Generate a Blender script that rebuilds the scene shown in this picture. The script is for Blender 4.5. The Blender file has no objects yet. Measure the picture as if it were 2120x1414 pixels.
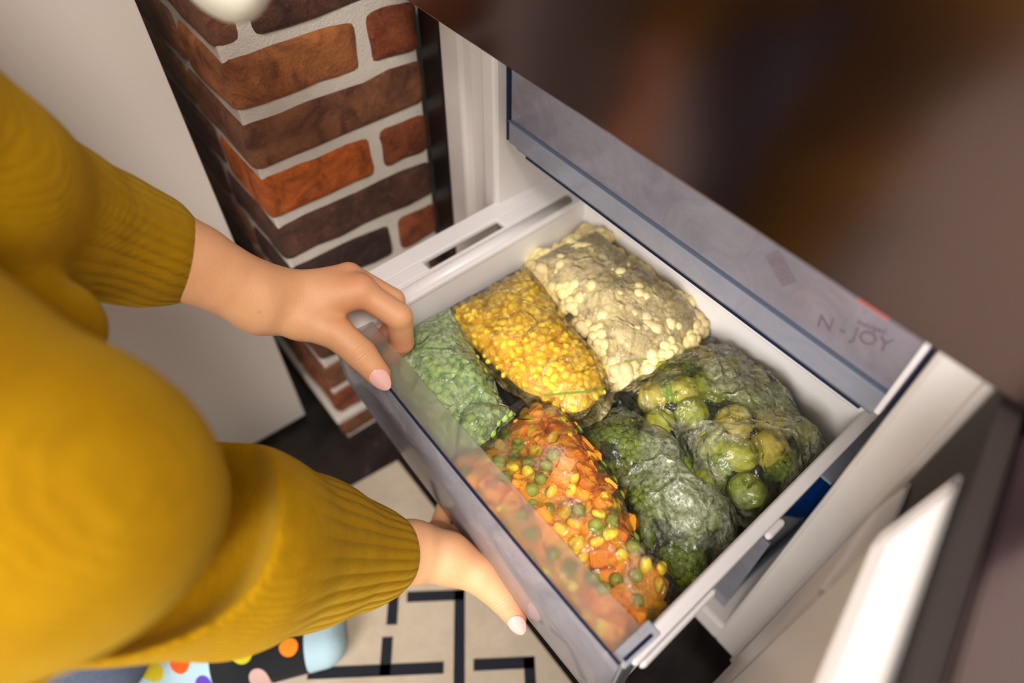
import bpy, bmesh, math, random
import numpy as np
from mathutils import Vector, Matrix, noise
C = bpy.context.scene.collection
SC = bpy.context.scene
R_ = math.radians

# ------------------------------------------------------------------ camera
H = 0.88                                   # lens height above the floor
CR = np.array([[0.62139041, 0.78347456, 0.00644785],
               [0.60747501, -0.47657139, -0.63549494],
               [-0.49482126, 0.39880737, -0.77207811]])   # rows: right, down, forward
FPX = 1413.0
cam = bpy.data.cameras.new('camera'); co = bpy.data.objects.new('camera', cam); C.objects.link(co)
m = Matrix.Identity(4)
for i in range(3):
    m[i][0] = CR[0][i]; m[i][1] = -CR[1][i]; m[i][2] = -CR[2][i]
m[2][3] = H
co.matrix_world = m
cam.sensor_fit = 'HORIZONTAL'; cam.sensor_width = 36.0; cam.lens = FPX / 2120 * 36
cam.clip_start = 0.01; cam.clip_end = 30
cam.dof.use_dof = True; cam.dof.focus_distance = 0.555; cam.dof.aperture_fstop = 2.4
SC.camera = co
# ------------------------------------------------------------------ light
SC.view_settings.view_transform = 'Standard'; SC.view_settings.look = 'None'
SC.view_settings.gamma = 1.0; SC.view_settings.exposure = 0.30
SC.view_settings.use_curve_mapping = False
SC.cycles.use_denoising = True
SC.cycles.transparent_max_bounces = 24
SC.cycles.max_bounces = 10
SC.cycles.sample_clamp_indirect = 6
w = bpy.data.worlds.new('room_light'); SC.world = w; w.use_nodes = True
w.node_tree.nodes['Background'].inputs[0].default_value = (1.0, 0.96, 0.92, 1)
w.node_tree.nodes['Background'].inputs[1].default_value = 0.54

def area(name, loc, target, size, energy, color, sy=None):
    l = bpy.data.lights.new(name, 'AREA'); l.energy = energy; l.color = color
    l.shape = 'RECTANGLE'; l.size = size; l.size_y = sy or size
    o = bpy.data.objects.new(name, l); C.objects.link(o); o.location = loc
    o.rotation_euler = (Vector(target) - Vector(loc)).to_track_quat('-Z', 'Y').to_euler()
    return o
area('window_light', (0.50, -1.60, 1.40), (-0.2, 0.2, 0.42), 1.0, 49, (1.0, 0.97, 0.94), 1.0)
area('overhead_fill', (0.75, -0.35, 2.2), (-0.4, 0.15, 0.3), 0.6, 26, (1.0, 0.93, 0.86))  # unseen overhead fill, added to brighten the white cabinet side

# ------------------------------------------------------------------ pixel -> place (photo measurement)
def _ray(px, py): return CR.T @ np.array([px - 1060.0, py - 707.0, FPX])
def atz(px, py, z):
    d = _ray(px, py); t = (z - H) / d[2]; return np.array([d[0]*t, d[1]*t, z])
def aty(px, py, y):
    d = _ray(px, py); t = y / d[1]; return np.array([d[0]*t, y, H + d[2]*t])
def atd(px, py, dep):
    d = _ray(px, py) / FPX * dep; return d + np.array([0, 0, H])

# ------------------------------------------------------------------ material helpers
def s2l(c):
    return tuple(((x/255)/12.92 if x <= 10 else ((x/255+0.055)/1.055)**2.4) for x in c) + (1,)
class NT:
    def __init__(s, name):
        s.m = bpy.data.materials.new(name); s.m.use_nodes = True; s.t = s.m.node_tree
        s.t.nodes.clear(); s.out = s.n('ShaderNodeOutputMaterial')
    def n(s, typ, **kw):
        nd = s.t.nodes.new(typ)
        for k, v in kw.items():
            if k.startswith('i_'):
                nd.inputs[k[2:].replace('_', ' ')].default_value = v
            else: setattr(nd, k, v)
        return nd
    def l(s, a, b): s.t.links.new(a, b)
    def coord(s, scale=None, kind='Object'):
        tc = s.n('ShaderNodeTexCoord')
        if scale is None: return tc.outputs[kind]
        mp = s.n('ShaderNodeMapping'); mp.inputs['Scale'].default_value = scale
        s.l(tc.outputs[kind], mp.inputs[0]); return mp.outputs[0]
    def noise(s, co, scale, detail=4, rough=0.6, dist=0.0):
        nd = s.n('ShaderNodeTexNoise'); nd.inputs['Scale'].default_value = scale
        nd.inputs['Detail'].default_value = detail; nd.inputs['Roughness'].default_value = rough
        nd.inputs['Distortion'].default_value = dist
        s.l(co, nd.inputs['Vector']); return nd.outputs['Fac']
    def ramp(s, fac, stops):
        r = s.n('ShaderNodeValToRGB'); e = r.color_ramp.elements
        while len(e) < len(stops): e.new(0.5)
        for i, (p, c) in enumerate(stops):
            e[i].position = p; e[i].color = c if len(c) == 4 else tuple(c) + (1,)
        s.l(fac, r.inputs[0]); return r.outputs[0]
    def math(s, op, a, b=None, c=None):
        nd = s.n('ShaderNodeMath', operation=op)
        for i, x in enumerate((a, b, c)):
            if x is None: continue
            if isinstance(x, (int, float)): nd.inputs[i].default_value = x
            else: s.l(x, nd.inputs[i])
        return nd.outputs[0]
    def mixc(s, f, a, b, blend='MIX'):
        nd = s.n('ShaderNodeMix', data_type='RGBA', blend_type=blend)
        for i, x in ((0, f), (6, a), (7, b)):
            if isinstance(x, (int, float)): nd.inputs[i].default_value = x
            elif isinstance(x, tuple): nd.inputs[i].default_value = x
            else: s.l(x, nd.inputs[i])
        return nd.outputs[2]
    def bump(s, h, dist, strength=1.0, normal=None):
        b = s.n('ShaderNodeBump'); b.inputs['Distance'].default_value = dist
        b.inputs['Strength'].default_value = strength; s.l(h, b.inputs['Height'])
        if normal is not None: s.l(normal, b.inputs['Normal'])
        return b.outputs[0]
    def bsdf(s, color=None, rough=0.5, normal=None, **kw):
        b = s.n('ShaderNodeBsdfPrincipled')
        if isinstance(color, tuple): b.inputs['Base Color'].default_value = color
        elif color is not None: s.l(color, b.inputs['Base Color'])
        if isinstance(rough, (int, float)): b.inputs['Roughness'].default_value = rough
        else: s.l(rough, b.inputs['Roughness'])
        for k, v in kw.items(): b.inputs[k.replace('_', ' ')].default_value = v
        if normal is not None: s.l(normal, b.inputs['Normal'])
        return b.outputs[0]
    def mix(s, f, a, b):
        x = s.n('ShaderNodeMixShader')
        if isinstance(f, (int, float)): x.inputs[0].default_value = f
        else: s.l(f, x.inputs[0])
        s.l(a, x.inputs[1]); s.l(b, x.inputs[2]); return x.outputs[0]
    def done(s, sh): s.l(sh, s.out.inputs[0]); return s.m

def plain(name, rgb, rough=0.5, var=0.06, vscale=6, bump=0.0, bscale=200, **kw):
    t = NT(name); co_ = t.coord()
    n1 = t.noise(co_, vscale)
    col = t.mixc(n1, tuple(x*(1-var) for x in s2l(rgb)[:3]) + (1,), tuple(min(1, x*(1+var)) for x in s2l(rgb)[:3]) + (1,))
    nm = t.bump(t.noise(co_, bscale), bump) if bump else None
    return t.done(t.bsdf(col, rough, nm, **kw))

M = {}
M['white'] = plain('white_plastic', (236, 232, 232), 0.32, 0.02)
M['liner'] = plain('freezer_liner', (226, 219, 214), 0.35, 0.02)
M['cabwhite'] = plain('white_lacquer', (222, 212, 202), 0.45, 0.03, 3)
M['black'] = plain('black_plastic', (14, 13, 14), 0.4)
M['rubber'] = plain('dark_rubber', (40, 30, 26), 0.7)
M['navy'] = plain('dark_blue_edge', (14, 28, 60), 0.25)
M['slate'] = plain('grey_blue_edge', (92, 104, 122), 0.25)
M['mortar'] = plain('mortar', (205, 196, 184), 0.9, 0.12, 60, 0.0012, 500)
def doormat():
    t = NT('glossy_dark_door'); co_ = t.coord()
    return t.done(t.bsdf(s2l((116, 102, 104)), 0.20, None, Metallic=1.0))
M['door'] = doormat()
def floor_mat():
    t = NT('dark_stone_floor'); co_ = t.coord()
    n = t.noise(co_, 9, 8, 0.65, 0.8)
    c = t.ramp(n, [(0.42, s2l((22, 17, 16))), (0.62, s2l((46, 38, 35))), (0.70, s2l((120, 98, 76))), (0.80, s2l((150, 128, 100)))])
    return t.done(t.bsdf(c, 0.35))
M['floor'] = floor_mat()
def clear(name, tint, haze, hazecol, refr=0.0, rough=0.2, ior=1.12, scratch=0.15, coat=1.0):
    t = NT(name); co_ = t.coord()
    tr = t.n('ShaderNodeBsdfTransparent'); tr.inputs[0].default_value = s2l(tint)
    base = tr.outputs[0]
    if refr:
        rf = t.n('ShaderNodeBsdfRefraction'); rf.inputs['Color'].default_value = s2l(tint)
        rf.inputs['Roughness'].default_value = rough; rf.inputs['IOR'].default_value = ior
        base = t.mix(refr, base, rf.outputs[0])
    nz = t.noise(co_, 22, 6, 0.7, 1.2)
    hz = t.math('MULTIPLY_ADD', t.ramp(nz, [(0.3, (0, 0, 0)), (0.75, (1, 1, 1))]), scratch, haze)
    df = t.bsdf(s2l(hazecol), 0.35)
    sh = t.mix(hz, base, df)
    gl = t.n('ShaderNodeBsdfGlossy'); gl.inputs['Roughness'].default_value = 0.08
    fr = t.n('ShaderNodeFresnel'); fr.inputs[0].default_value = 1.45
    return t.done(t.mix(t.math('MULTIPLY', fr.outputs[0], coat), sh, gl.outputs[0]))
M['plate'] = clear('clear_drawer_front', (240, 238, 244), 0.22, (214, 210, 218), 0.7, 0.25, 1.15, 0.16, 0.7)
M['ledge'] = clear('frosted_ledge', (252, 250, 248), 0.08, (236, 230, 222), 1.0, 0.30, 1.30, 0.05, 0.6)
M['uplate'] = clear('frosted_drawer_front', (222, 218, 226), 0.36, (176, 172, 184), 0.4, 0.12, 1.08, 0.20)
M['ulow'] = clear('grey_clear_lip', (180, 182, 196), 0.62, (160, 162, 176), 0.4, 0.2, 1.1, 0.15)
M['clearbit'] = clear('clear_end_bracket', (228, 232, 240), 0.35, (225, 228, 236), 0.0)

def film(name, frost_lo, frost_hi, col=(205, 205, 195), nscale=28, fine=420, thresh=(0.42, 0.62), wr=0.004):
    t = NT(name); co_ = t.coord()
    big = t.ramp(t.noise(co_, nscale, 4, 0.6, 0.6), [(thresh[0], (0, 0, 0)), (thresh[1], (1, 1, 1))])
    fn = t.ramp(t.noise(co_, fine, 3, 0.7), [(0.38, (0.35, 0.35, 0.35)), (0.60, (1, 1, 1))])
    fac = t.math('MULTIPLY', t.math('MULTIPLY_ADD', big, frost_hi - frost_lo, frost_lo), fn)
    wv = t.n('ShaderNodeTexVoronoi', feature='DISTANCE_TO_EDGE'); wv.inputs['Scale'].default_value = 36
    dn = t.n('ShaderNodeVectorMath', operation='ADD'); nn = t.n('ShaderNodeTexNoise'); nn.inputs['Scale'].default_value = 30
    sc = t.n('ShaderNodeVectorMath', operation='SCALE'); sc.inputs['Scale'].default_value = 0.03
    t.l(co_, nn.inputs['Vector']); t.l(nn.outputs['Color'], sc.inputs[0]); t.l(co_, dn.inputs[0]); t.l(sc.outputs[0], dn.inputs[1])
    t.l(dn.outputs[0], wv.inputs['Vector'])
    crease = t.math('SUBTRACT', 1.0, t.math('MINIMUM', t.math('MULTIPLY', wv.outputs['Distance'], 9.0), 1.0))
    n1 = t.bump(t.noise(co_, 45, 3, 0.5, 1.5), wr)
    nm = t.bump(crease, 0.0016, 1.0, n1)
    tr = t.n('ShaderNodeBsdfTransparent'); tr.inputs[0].default_value = (0.93, 0.93, 0.92, 1)
    df = t.bsdf(s2l(col), 0.5, nm)
    tl = t.n('ShaderNodeBsdfTranslucent'); tl.inputs[0].default_value = s2l(col)
    fr0 = t.mix(0.12, df, tl.outputs[0])
    sh = t.mix(fac, tr.outputs[0], fr0)
    gl = t.n('ShaderNodeBsdfGlossy'); gl.inputs['Roughness'].default_value = 0.13; t.l(nm, gl.inputs['Normal'])
    fr = t.n('ShaderNodeFresnel'); fr.inputs[0].default_value = 1.35; t.l(nm, fr.inputs['Normal'])
    return t.done(t.mix(t.math('MULTIPLY', fr.outputs[0], 1.3), sh, gl.outputs[0]))
M['film_mix'] = film('thin_clear_film', 0.05, 0.5, (240, 222, 196), 20, thresh=(0.57, 0.70))
M['film_pea'] = film('frosted_film', 0.34, 0.78, (210, 224, 180), 24, 260, wr=0.003)
M['film_corn'] = film('corn_film', 0.08, 0.50, (255, 232, 150), 30, thresh=(0.45, 0.7))
M['film_caul'] = film('hazy_film', 0.30, 0.62, (236, 222, 182), 14, thresh=(0.4, 0.7))
M['film_broc'] = film('frost_speckled_film', 0.08, 0.80, (176, 180, 150), 16, 300, thresh=(0.44, 0.56))
M['film_spr'] = film('creased_film', 0.05, 0.50, (190, 190, 158), 20, 300, thresh=(0.46, 0.58))
M['zip'] = plain('green_zip', (150, 165, 70), 0.4)

def veg(name, c1, c2, rough=0.45, scale=160, bump=0.0006, sss=0.0):
    t = NT(name); co_ = t.coord()
    oi = t.n('ShaderNodeObjectInfo')
    n = t.noise(co_, scale, 3)
    c = t.mixc(n, s2l(c1), s2l(c2))
    hs = t.n('ShaderNodeHueSaturation'); hs.inputs['Hue'].default_value = 0.5
    t.l(t.math('MULTIPLY_ADD', oi.outputs['Random'], 0.28, 0.98), hs.inputs['Value'])
    t.l(t.math('MULTIPLY_ADD', oi.outputs['Random'], 0.02, 0.49), hs.inputs['Hue'])
    t.l(c, hs.inputs['Color'])
    return t.done(t.bsdf(hs.outputs[0], rough, t.bump(t.noise(co_, scale*2.2, 3), bump)))
M['carrot'] = veg('carrot', (255, 152, 20), (255, 182, 66))
M['corn'] = veg('corn', (255, 218, 18), (255, 230, 90), 0.35)
M['pea'] = veg('pea', (136, 152, 40), (178, 190, 84), 0.4)
M['fpea'] = veg('frozen_pea', (144, 190, 66), (196, 222, 124), 0.5)
M['caul'] = veg('cauliflower', (216, 194, 126), (240, 224, 172), 0.6, 90, 0.002)
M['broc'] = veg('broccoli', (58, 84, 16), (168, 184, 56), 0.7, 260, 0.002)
M['brocstem'] = veg('broccoli_stem', (120, 140, 60), (160, 175, 90), 0.5)
M['sprout'] = veg('sprout', (96, 110, 26), (190, 180, 80), 0.5, 60, 0.001)
def sprout_mat():
    t = NT('sprout_leaves'); co_ = t.coord(); oi = t.n('ShaderNodeObjectInfo')
    c = t.ramp(oi.outputs['Random'], [(0.0, s2l((104, 132, 30))), (0.35, s2l((170, 176, 56))), (0.65, s2l((232, 208, 86))), (1.0, s2l((190, 190, 70)))])
    c = t.mixc(t.noise(co_, 120, 5, 0.7), t.mixc(0.45, c, s2l((44, 58, 12))), c)
    return t.done(t.bsdf(c, 0.5, t.bump(t.noise(co_, 160, 4), 0.0015)))
M['sprout'] = sprout_mat()
M['mass_mix'] = veg('mixed_mass', (226, 126, 20), (236, 186, 56), 0.5, 70, 0.004)
M['mass_corn'] = veg('corn_mass', (220, 150, 10), (250, 200, 50), 0.5, 110, 0.004)
M['mass_pea'] = veg('pea_mass', (70, 110, 45), (130, 165, 95), 0.5, 110, 0.004)
M['mass_caul'] = veg('cauliflower_mass', (226, 206, 150), (244, 230, 184), 0.6, 60, 0.004)
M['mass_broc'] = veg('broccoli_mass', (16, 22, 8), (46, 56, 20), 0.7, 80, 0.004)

# ------------------------------------------------------------------ object helpers
def link(name, me, mat=None, parent=None, smooth=False):
    o = bpy.data.objects.new(name, me); C.objects.link(o)
    if mat is not None:
        for mm in (mat if isinstance(mat, (list, tuple)) else [mat]): me.materials.append(mm)
    if parent is not None: o.parent = parent
    if smooth:
        me.polygons.foreach_set('use_smooth', [True]*len(me.polygons))
    return o
def tag(o, label, cat, group=None, kind=None):
    o['label'] = label; o['category'] = cat
    if group: o['group'] = group
    if kind: o['kind'] = kind
    return o
def thing(name, label, cat, loc=(0, 0, 0), group=None):
    o = bpy.data.objects.new(name, None); C.objects.link(o); o.location = loc; o.empty_display_size = 0.02
    return tag(o, label, cat, group)
def struct(o): o['kind'] = 'structure'; return o
def bm2(name, bm, mat, parent=None, smooth=False, off=None):
    if off is not None: bmesh.ops.translate(bm, verts=bm.verts, vec=Vector(off) * -1)
    me = bpy.data.meshes.new(name); bm.to_mesh(me); bm.free()
    return link(name, me, mat, parent, smooth)
def addbox(bm, lo, hi, bev=0.0, seg=2, mi=0, rot=None):
    lo, hi = Vector(lo), Vector(hi)
    r = bmesh.ops.create_cube(bm, size=1)
    vs = r['verts']; bmesh.ops.scale(bm, verts=vs, vec=hi-lo); bmesh.ops.translate(bm, verts=vs, vec=(lo+hi)/2)
    if rot is not None: bmesh.ops.transform(bm, matrix=rot, verts=vs)
    fs = set(f for v in vs for f in v.link_faces)
    for f in fs: f.material_index = mi
    if bev:
        es = set(e for v in vs for e in v.link_edges)
        bmesh.ops.bevel(bm, geom=list(es), offset=bev, segments=seg, affect='EDGES', profile=0.5, material=mi)
def box(name, lo, hi, mat, parent=None, bev=0.0, rot=None, seg=2):
    bm = bmesh.new(); addbox(bm, lo, hi, bev, seg, 0, rot)
    o = bm2(name, bm, mat, parent); return o
def prism(name, pts, z0, z1, mat, parent=None, bev=0.0):
    bm = bmesh.new()
    a = [bm.verts.new((p[0], p[1], z0)) for p in pts]; b = [bm.verts.new((p[0], p[1], z1)) for p in pts]
    bm.faces.new(a[::-1]); bm.faces.new(b)
    for i in range(len(pts)):
        j = (i+1) % len(pts); bm.faces.new((a[i], a[j], b[j], b[i]))
    bmesh.ops.recalc_face_normals(bm, faces=bm.faces)
    if bev: bmesh.ops.bevel(bm, geom=list(bm.edges), offset=bev, segments=2, affect='EDGES')
    return bm2(name, bm, mat, parent)

# ---------- implicit surfaces: smooth blends of tapered segments, meshed by surface nets
def smin(a, b, k):
    h = np.clip(0.5 + 0.5*(b-a)/k, 0, 1); return b*(1-h) + a*h - k*h*(1-h)
def surface_nets(V, org, h):
    ins = V < 0
    nx, ny, nz = V.shape
    acc = np.zeros((nx-1, ny-1, nz-1, 3)); cnt = np.zeros((nx-1, ny-1, nz-1))
    X = np.arange(2)
    def cells(i, j, k): return V[i:nx-1+i, j:ny-1+j, k:nz-1+k]
    for ax in range(3):
        others = [a for a in range(3) if a != ax]
        for o1 in X:
            for o2 in X:
                c0 = [0, 0, 0]; c0[others[0]] = o1; c0[others[1]] = o2; c1 = list(c0); c1[ax] = 1
                a = cells(*c0); b = cells(*c1); s = (a < 0) != (b < 0)
                t = np.where(s, a/(np.where(s, a-b, 1)), 0)
                for q in range(3):
                    acc[..., q] += s*(t if q == ax else c0[q])
                cnt += s
    act = cnt > 0
    idx = -np.ones(act.shape, int); idx[act] = np.arange(act.sum())
    g = np.argwhere(act)
    P = (g + acc[act]/cnt[act][:, None]) * h + org
    faces = []
    for ax in range(3):
        sl0 = [slice(1, -1)]*3; sl0[ax] = slice(0, V.shape[ax]-1)
        a0 = [slice(1, V.shape[q]-1) for q in range(3)]; a1 = list(a0)
        a0[ax] = slice(0, V.shape[ax]-1); a1[ax] = slice(1, V.shape[ax])
        A = ins[tuple(a0)]; B = ins[tuple(a1)]
        base = np.array([1, 1, 1]); base[ax] = 0
        u, v = [q for q in range(3) if q != ax]
        for flip, msk in ((0, A & ~B), (1, ~A & B)):
            e = np.argwhere(msk) + base
            if not len(e): continue
            def cid(du, dv):
                q = e.copy(); q[:, u] -= du; q[:, v] -= dv; return idx[q[:, 0], q[:, 1], q[:, 2]]
            quad = np.stack([cid(0, 0), cid(1, 0), cid(1, 1), cid(0, 1)], 1)
            if (flip == 1) != (ax == 1): quad = quad[:, ::-1]
            faces.append(quad)
    F = np.concatenate(faces); F = F[(F >= 0).all(1)]
    return P, F
def sdf_mesh(groups, h, pad=0.01, post=None):
    """groups: list of (segments, k_in, k_out); segment = (p, q, rp, rq, flatten?)"""
    pts = np.array([p for g in groups for s in g[0] for p in (s[0], s[1])]); rad = max(max(s[2], s[3]) for g in groups for s in g[0])
    lo = pts.min(0)-rad-pad; hi = pts.max(0)+rad+pad
    n = np.ceil((hi-lo)/h).astype(int)+1
    ax = [lo[i]+np.arange(n[i])*h for i in range(3)]
    V = np.full(n, 1.0)
    for segs, kin, kout in groups:
        G = np.full(n, 1.0)
        for s in segs:
            p, q, rp, rq = np.array(s[0], float), np.array(s[1], float), s[2], s[3]
            R0 = max(rp, rq)+max(kin, abs(kout))*1.5+3*h
            a = np.minimum(p, q)-R0; b = np.maximum(p, q)+R0
            i0 = np.clip(((a-lo)/h).astype(int), 0, n-1); i1 = np.clip(((b-lo)/h).astype(int)+2, 1, n)
            if (i1 <= i0).any(): continue
            X, Y, Z = np.meshgrid(*[ax[i][i0[i]:i1[i]] for i in range(3)], indexing='ij')
            P = np.stack([X, Y, Z], -1)-p; d = q-p; L = max(d @ d, 1e-12)
            t = np.clip(P @ d/L, 0, 1)
            D = np.linalg.norm(P - t[..., None]*d, axis=-1) - (rp+(rq-rp)*t)
            sl = tuple(slice(i0[i], i1[i]) for i in range(3))
            G[sl] = smin(G[sl], D, kin) if kin > 0 else np.minimum(G[sl], D)
        if kout < 0: V = -smin(-V, G, -kout)
        else: V = smin(V, G, kout) if kout > 0 else np.minimum(V, G)
    V = np.minimum(V, 1.0)
    if post is not None: V = post(V, ax)
    V[0] = V[-1] = 1; V[:, 0] = V[:, -1] = 1; V[:, :, 0] = V[:, :, -1] = 1
    return surface_nets(V, lo, h)
def relax(P, F, it=2, lam=0.5):
    n = len(P); e = np.concatenate([F[:, [0, 1]], F[:, [1, 2]], F[:, [2, 3]], F[:, [3, 0]]])
    for _ in range(it):
        S = np.zeros_like(P); c = np.zeros(n)
        np.add.at(S, e[:, 0], P[e[:, 1]]); np.add.at(c, e[:, 0], 1)
        P = P + lam*(S/np.maximum(c, 1)[:, None]-P)
    return P
def np_mesh(name, P, F):
    me = bpy.data.meshes.new(name); me.from_pydata(P.tolist(), [], F.tolist()); me.update(); me.validate(); return me

# ================================================================== SETTING
fl = struct(box('floor', (-3, -3.2, -0.05), (2.2, 1.2, 0), M['floor']))
wb = struct(box('wall_back', (-3, 0.98, 0), (2.2, 1.08, 2.6), plain('wall_paint', (205, 196, 186), 0.8)))
wf = struct(box('wall_front', (-3, -3.3, 0), (2.2, -3.2, 2.6), plain('wall_paint_front', (196, 186, 174), 0.8)))

# ---- rug: beige with dark angular lattice, pattern runs at 54 degrees
def rug():
    bm = bmesh.new()
    x0, y1 = -0.487, 0.182
    c = [(x0, y1), (0.55, y1+0.004), (0.60, -2.4), (x0-0.20, -2.4)]
    vb = [bm.verts.new((p[0], p[1], 0.0)) for p in c]; vt = [bm.verts.new((p[0], p[1], 0.007)) for p in c]
    bm.faces.new(vb); bm.faces.new(vt[::-1])
    for i in range(4):
        j = (i+1) % 4; bm.faces.new((vb[i], vt[i], vt[j], vb[j]))
    a = R_(54); u = Vector((math.cos(a), math.sin(a))); v = Vector((u.y, -u.x)); wd = 0.0065
    def bar(a0, b0, a1, b1):
        if a0 > a1: a0, a1 = a1, a0
        if b0 > b1: b0, b1 = b1, b0
        q = [(a0-wd, b0-wd), (a1+wd, b0-wd), (a1+wd, b1+wd), (a0-wd, b1+wd)]
        q = [u*s[0]+v*s[1] for s in q]
        if any(p.x < x0+0.03 + min(0, (p.y))*0.08 or p.x > 0.52 or p.y > y1-0.012 or p.y < -2.35 for p in q): return
        lo = [bm.verts.new((p.x, p.y, 0.0071)) for p in q]; hi = [bm.verts.new((p.x, p.y, 0.0078)) for p in q]
        fs = [bm.faces.new(hi)]
        for i in range(4):
            j = (i+1) % 4; fs.append(bm.faces.new((lo[i], lo[j], hi[j], hi[i])))
        for f in fs: f.material_index = 1
    g = 0.0835
    for i in range(-26, 27):
        for j in range(-14, 15):
            da, db = i*g + j*2*g, i*g - j*2*g
            # angular hook
            bar(-0.108+da, -0.304+db, -0.048+da, -0.304+db); bar(-0.048+da, -0.304+db, -0.048+da, -0.194+db)
            # T piece
            bar(-0.220+da, -0.219+db, -0.073+da, -0.219+db); bar(-0.1355+da, -0.250+db, -0.1355+da, -0.219+db)
    bmesh.ops.recalc_face_normals(bm, faces=bm.faces)
    t = NT('rug_beige'); co_ = t.coord(); n = t.noise(co_, 30, 5, 0.7)
    cl = t.mixc(n, s2l((172, 154, 132)), s2l((208, 192, 170)))
    mb = t.done(t.bsdf(cl, 0.95, t.bump(t.noise(co_, 900, 2), 0.001)))
    md = plain('rug_dark', (22, 24, 34), 0.95, 0.1, 40, 0.001, 900)
    o = bm2('rug', bm, [mb, md]); tag(o, 'beige rug with dark angular lattice lines on the dark floor', 'rug'); return o
rug()

# ---- tall white cabinet at the left
cb = thing('white_cabinet', 'tall smooth white cabinet left of the brick pillar', 'cabinet', (-0.9, -0.1, 0))
def cpart(name, lo, hi, mat, par, bev=0.0):
    o = box(name, [lo[i]-par.location[i] for i in range(3)], [hi[i]-par.location[i] for i in range(3)], mat, par, bev); return o
cpart('side_panel', (-0.660, -0.42, 0.012), (-0.637, 0.114, 2.1), M['cabwhite'], cb, 0.001)
cpart('carcass', (-1.25, -0.42, 0.012), (-0.6605, 0.114, 2.1), M['cabwhite'], cb, 0.002)
cpart('foot_rail', (-1.24, -0.40, 0.0), (-0.645, 0.10, 0.0119), M['black'], cb)

# ---- brick pillar
def brick_pillar():
    rnd = random.Random(4)
    X1, Y0 = -0.565, 0.143
    p = thing('brick_pillar', 'corner pillar of rounded orange and brown bricks beside the refrigerator', 'pillar', (-0.70, 0.25, 0))
    bm = bmesh.new(); addbox(bm, (-0.86, Y0+0.004, 0), (X1-0.004, 0.334, 2.4), 0.002)
    # stepped skirting of mortar at the foot
    addbox(bm, (-0.86, Y0-0.006, 0.052), (X1+0.004, 0.332, 0.066), 0.003)
    bm2('mortar_core', bm, M['mortar'], p, off=p.location)
    cols = {'orange': (224, 112, 34), 'ochre': (200, 122, 66), 'brown': (158, 100, 66), 'dark': (108, 68, 52), 'maroon': (74, 46, 40), 'red': (166, 86, 48)}
    mats = []; names = list(cols)
    for k in names:
        t = NT('brick_'+k); co_ = t.coord(); n = t.noise(co_, 34, 7, 0.7, 0.9); n2 = t.noise(co_, 130, 6, 0.75)
        c = s2l(cols[k]); d = (c[0]*0.38, c[1]*0.34, c[2]*0.40, 1)
        cl = t.mixc(t.ramp(n, [(0.36, (0, 0, 0)), (0.60, (1, 1, 1))]), d, c)
        cl = t.mixc(t.ramp(n2, [(0.60, (0, 0, 0)), (0.75, (0.5, 0.5, 0.5))]), cl, s2l((232, 164, 112)))
        mats.append(t.done(t.bsdf(cl, 0.42, t.bump(n2, 0.006, 1.0, t.bump(n, 0.006)))))
    bb = bmesh.new()
    # per course (from floor): joints along y on the right face, with colours
    courses = []
    pat = {0: ([0.30], ['brown', 'dark']), 1: ([0.24], ['red', 'brown']), 2: ([0.33], ['brown', 'dark']), 3: ([0.27], ['dark', 'red']),
           4: ([0.31], ['brown', 'dark']), 5: ([0.276], ['maroon', 'red']), 6: ([0.36], ['dark', 'brown']), 7: ([0.272], ['orange', 'red']),
           8: ([0.37], ['brown', 'dark']), 9: ([0.276], ['ochre', 'red']), 10: ([0.175, 0.36], ['brown', 'dark', 'red']), 11: ([0.27], ['dark', 'brown'])}
    g = 0.0595; mg = 0.0040
    for k in range(0, 36):
        z0 = 0.06+g*(k-1) if k > 0 else 0.0
        z1 = 0.06+g*k if k > 0 else 0.052
        if k == 0: z0 = 0.0
        js, cs = pat.get(k, ([0.27+0.06*(k % 2)], [rnd.choice(names), rnd.choice(names)]))
        ys = [Y0]+[j for j in js if j < 0.326]+[0.342]
        for i in range(len(ys)-1):
            ya = ys[i]+(mg if i else 0); yb = ys[i+1]-mg
            if yb-ya < 0.01: continue
            xa = -0.70 + 0.03*(k % 2) if i == 0 else X1-0.03
            lo = (xa, ya, z0+mg); hi = (X1, yb, z1-mg)
            n0 = len(bb.verts)
            addbox(bb, lo, hi, 0.010 if i else 0.0095, 3, names.index(cs[min(i, len(cs)-1)]))
            if i == 0:
                addbox(bb, (-0.855, Y0, z0+mg), (xa-2*mg, Y0+0.03, z1-mg), 0.009, 3, names.index(rnd.choice(['dark', 'brown', 'maroon'])))
    bmesh.ops.subdivide_edges(bb, edges=[e for e in bb.edges if e.calc_length() > 0.025], cuts=5, use_grid_fill=True)
    for v in bb.verts:
        q = v.co
        d = noise.noise_vector(q*38)*0.0016 + noise.noise_vector(q*14)*0.0022
        v.co = q + Vector((min(d.x, 0.001), d.y*0.8, d.z*1.4))
    bb.normal_update()
    bm2('bricks', bb, mats, p, smooth=True, off=p.location)
brick_pillar()

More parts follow.
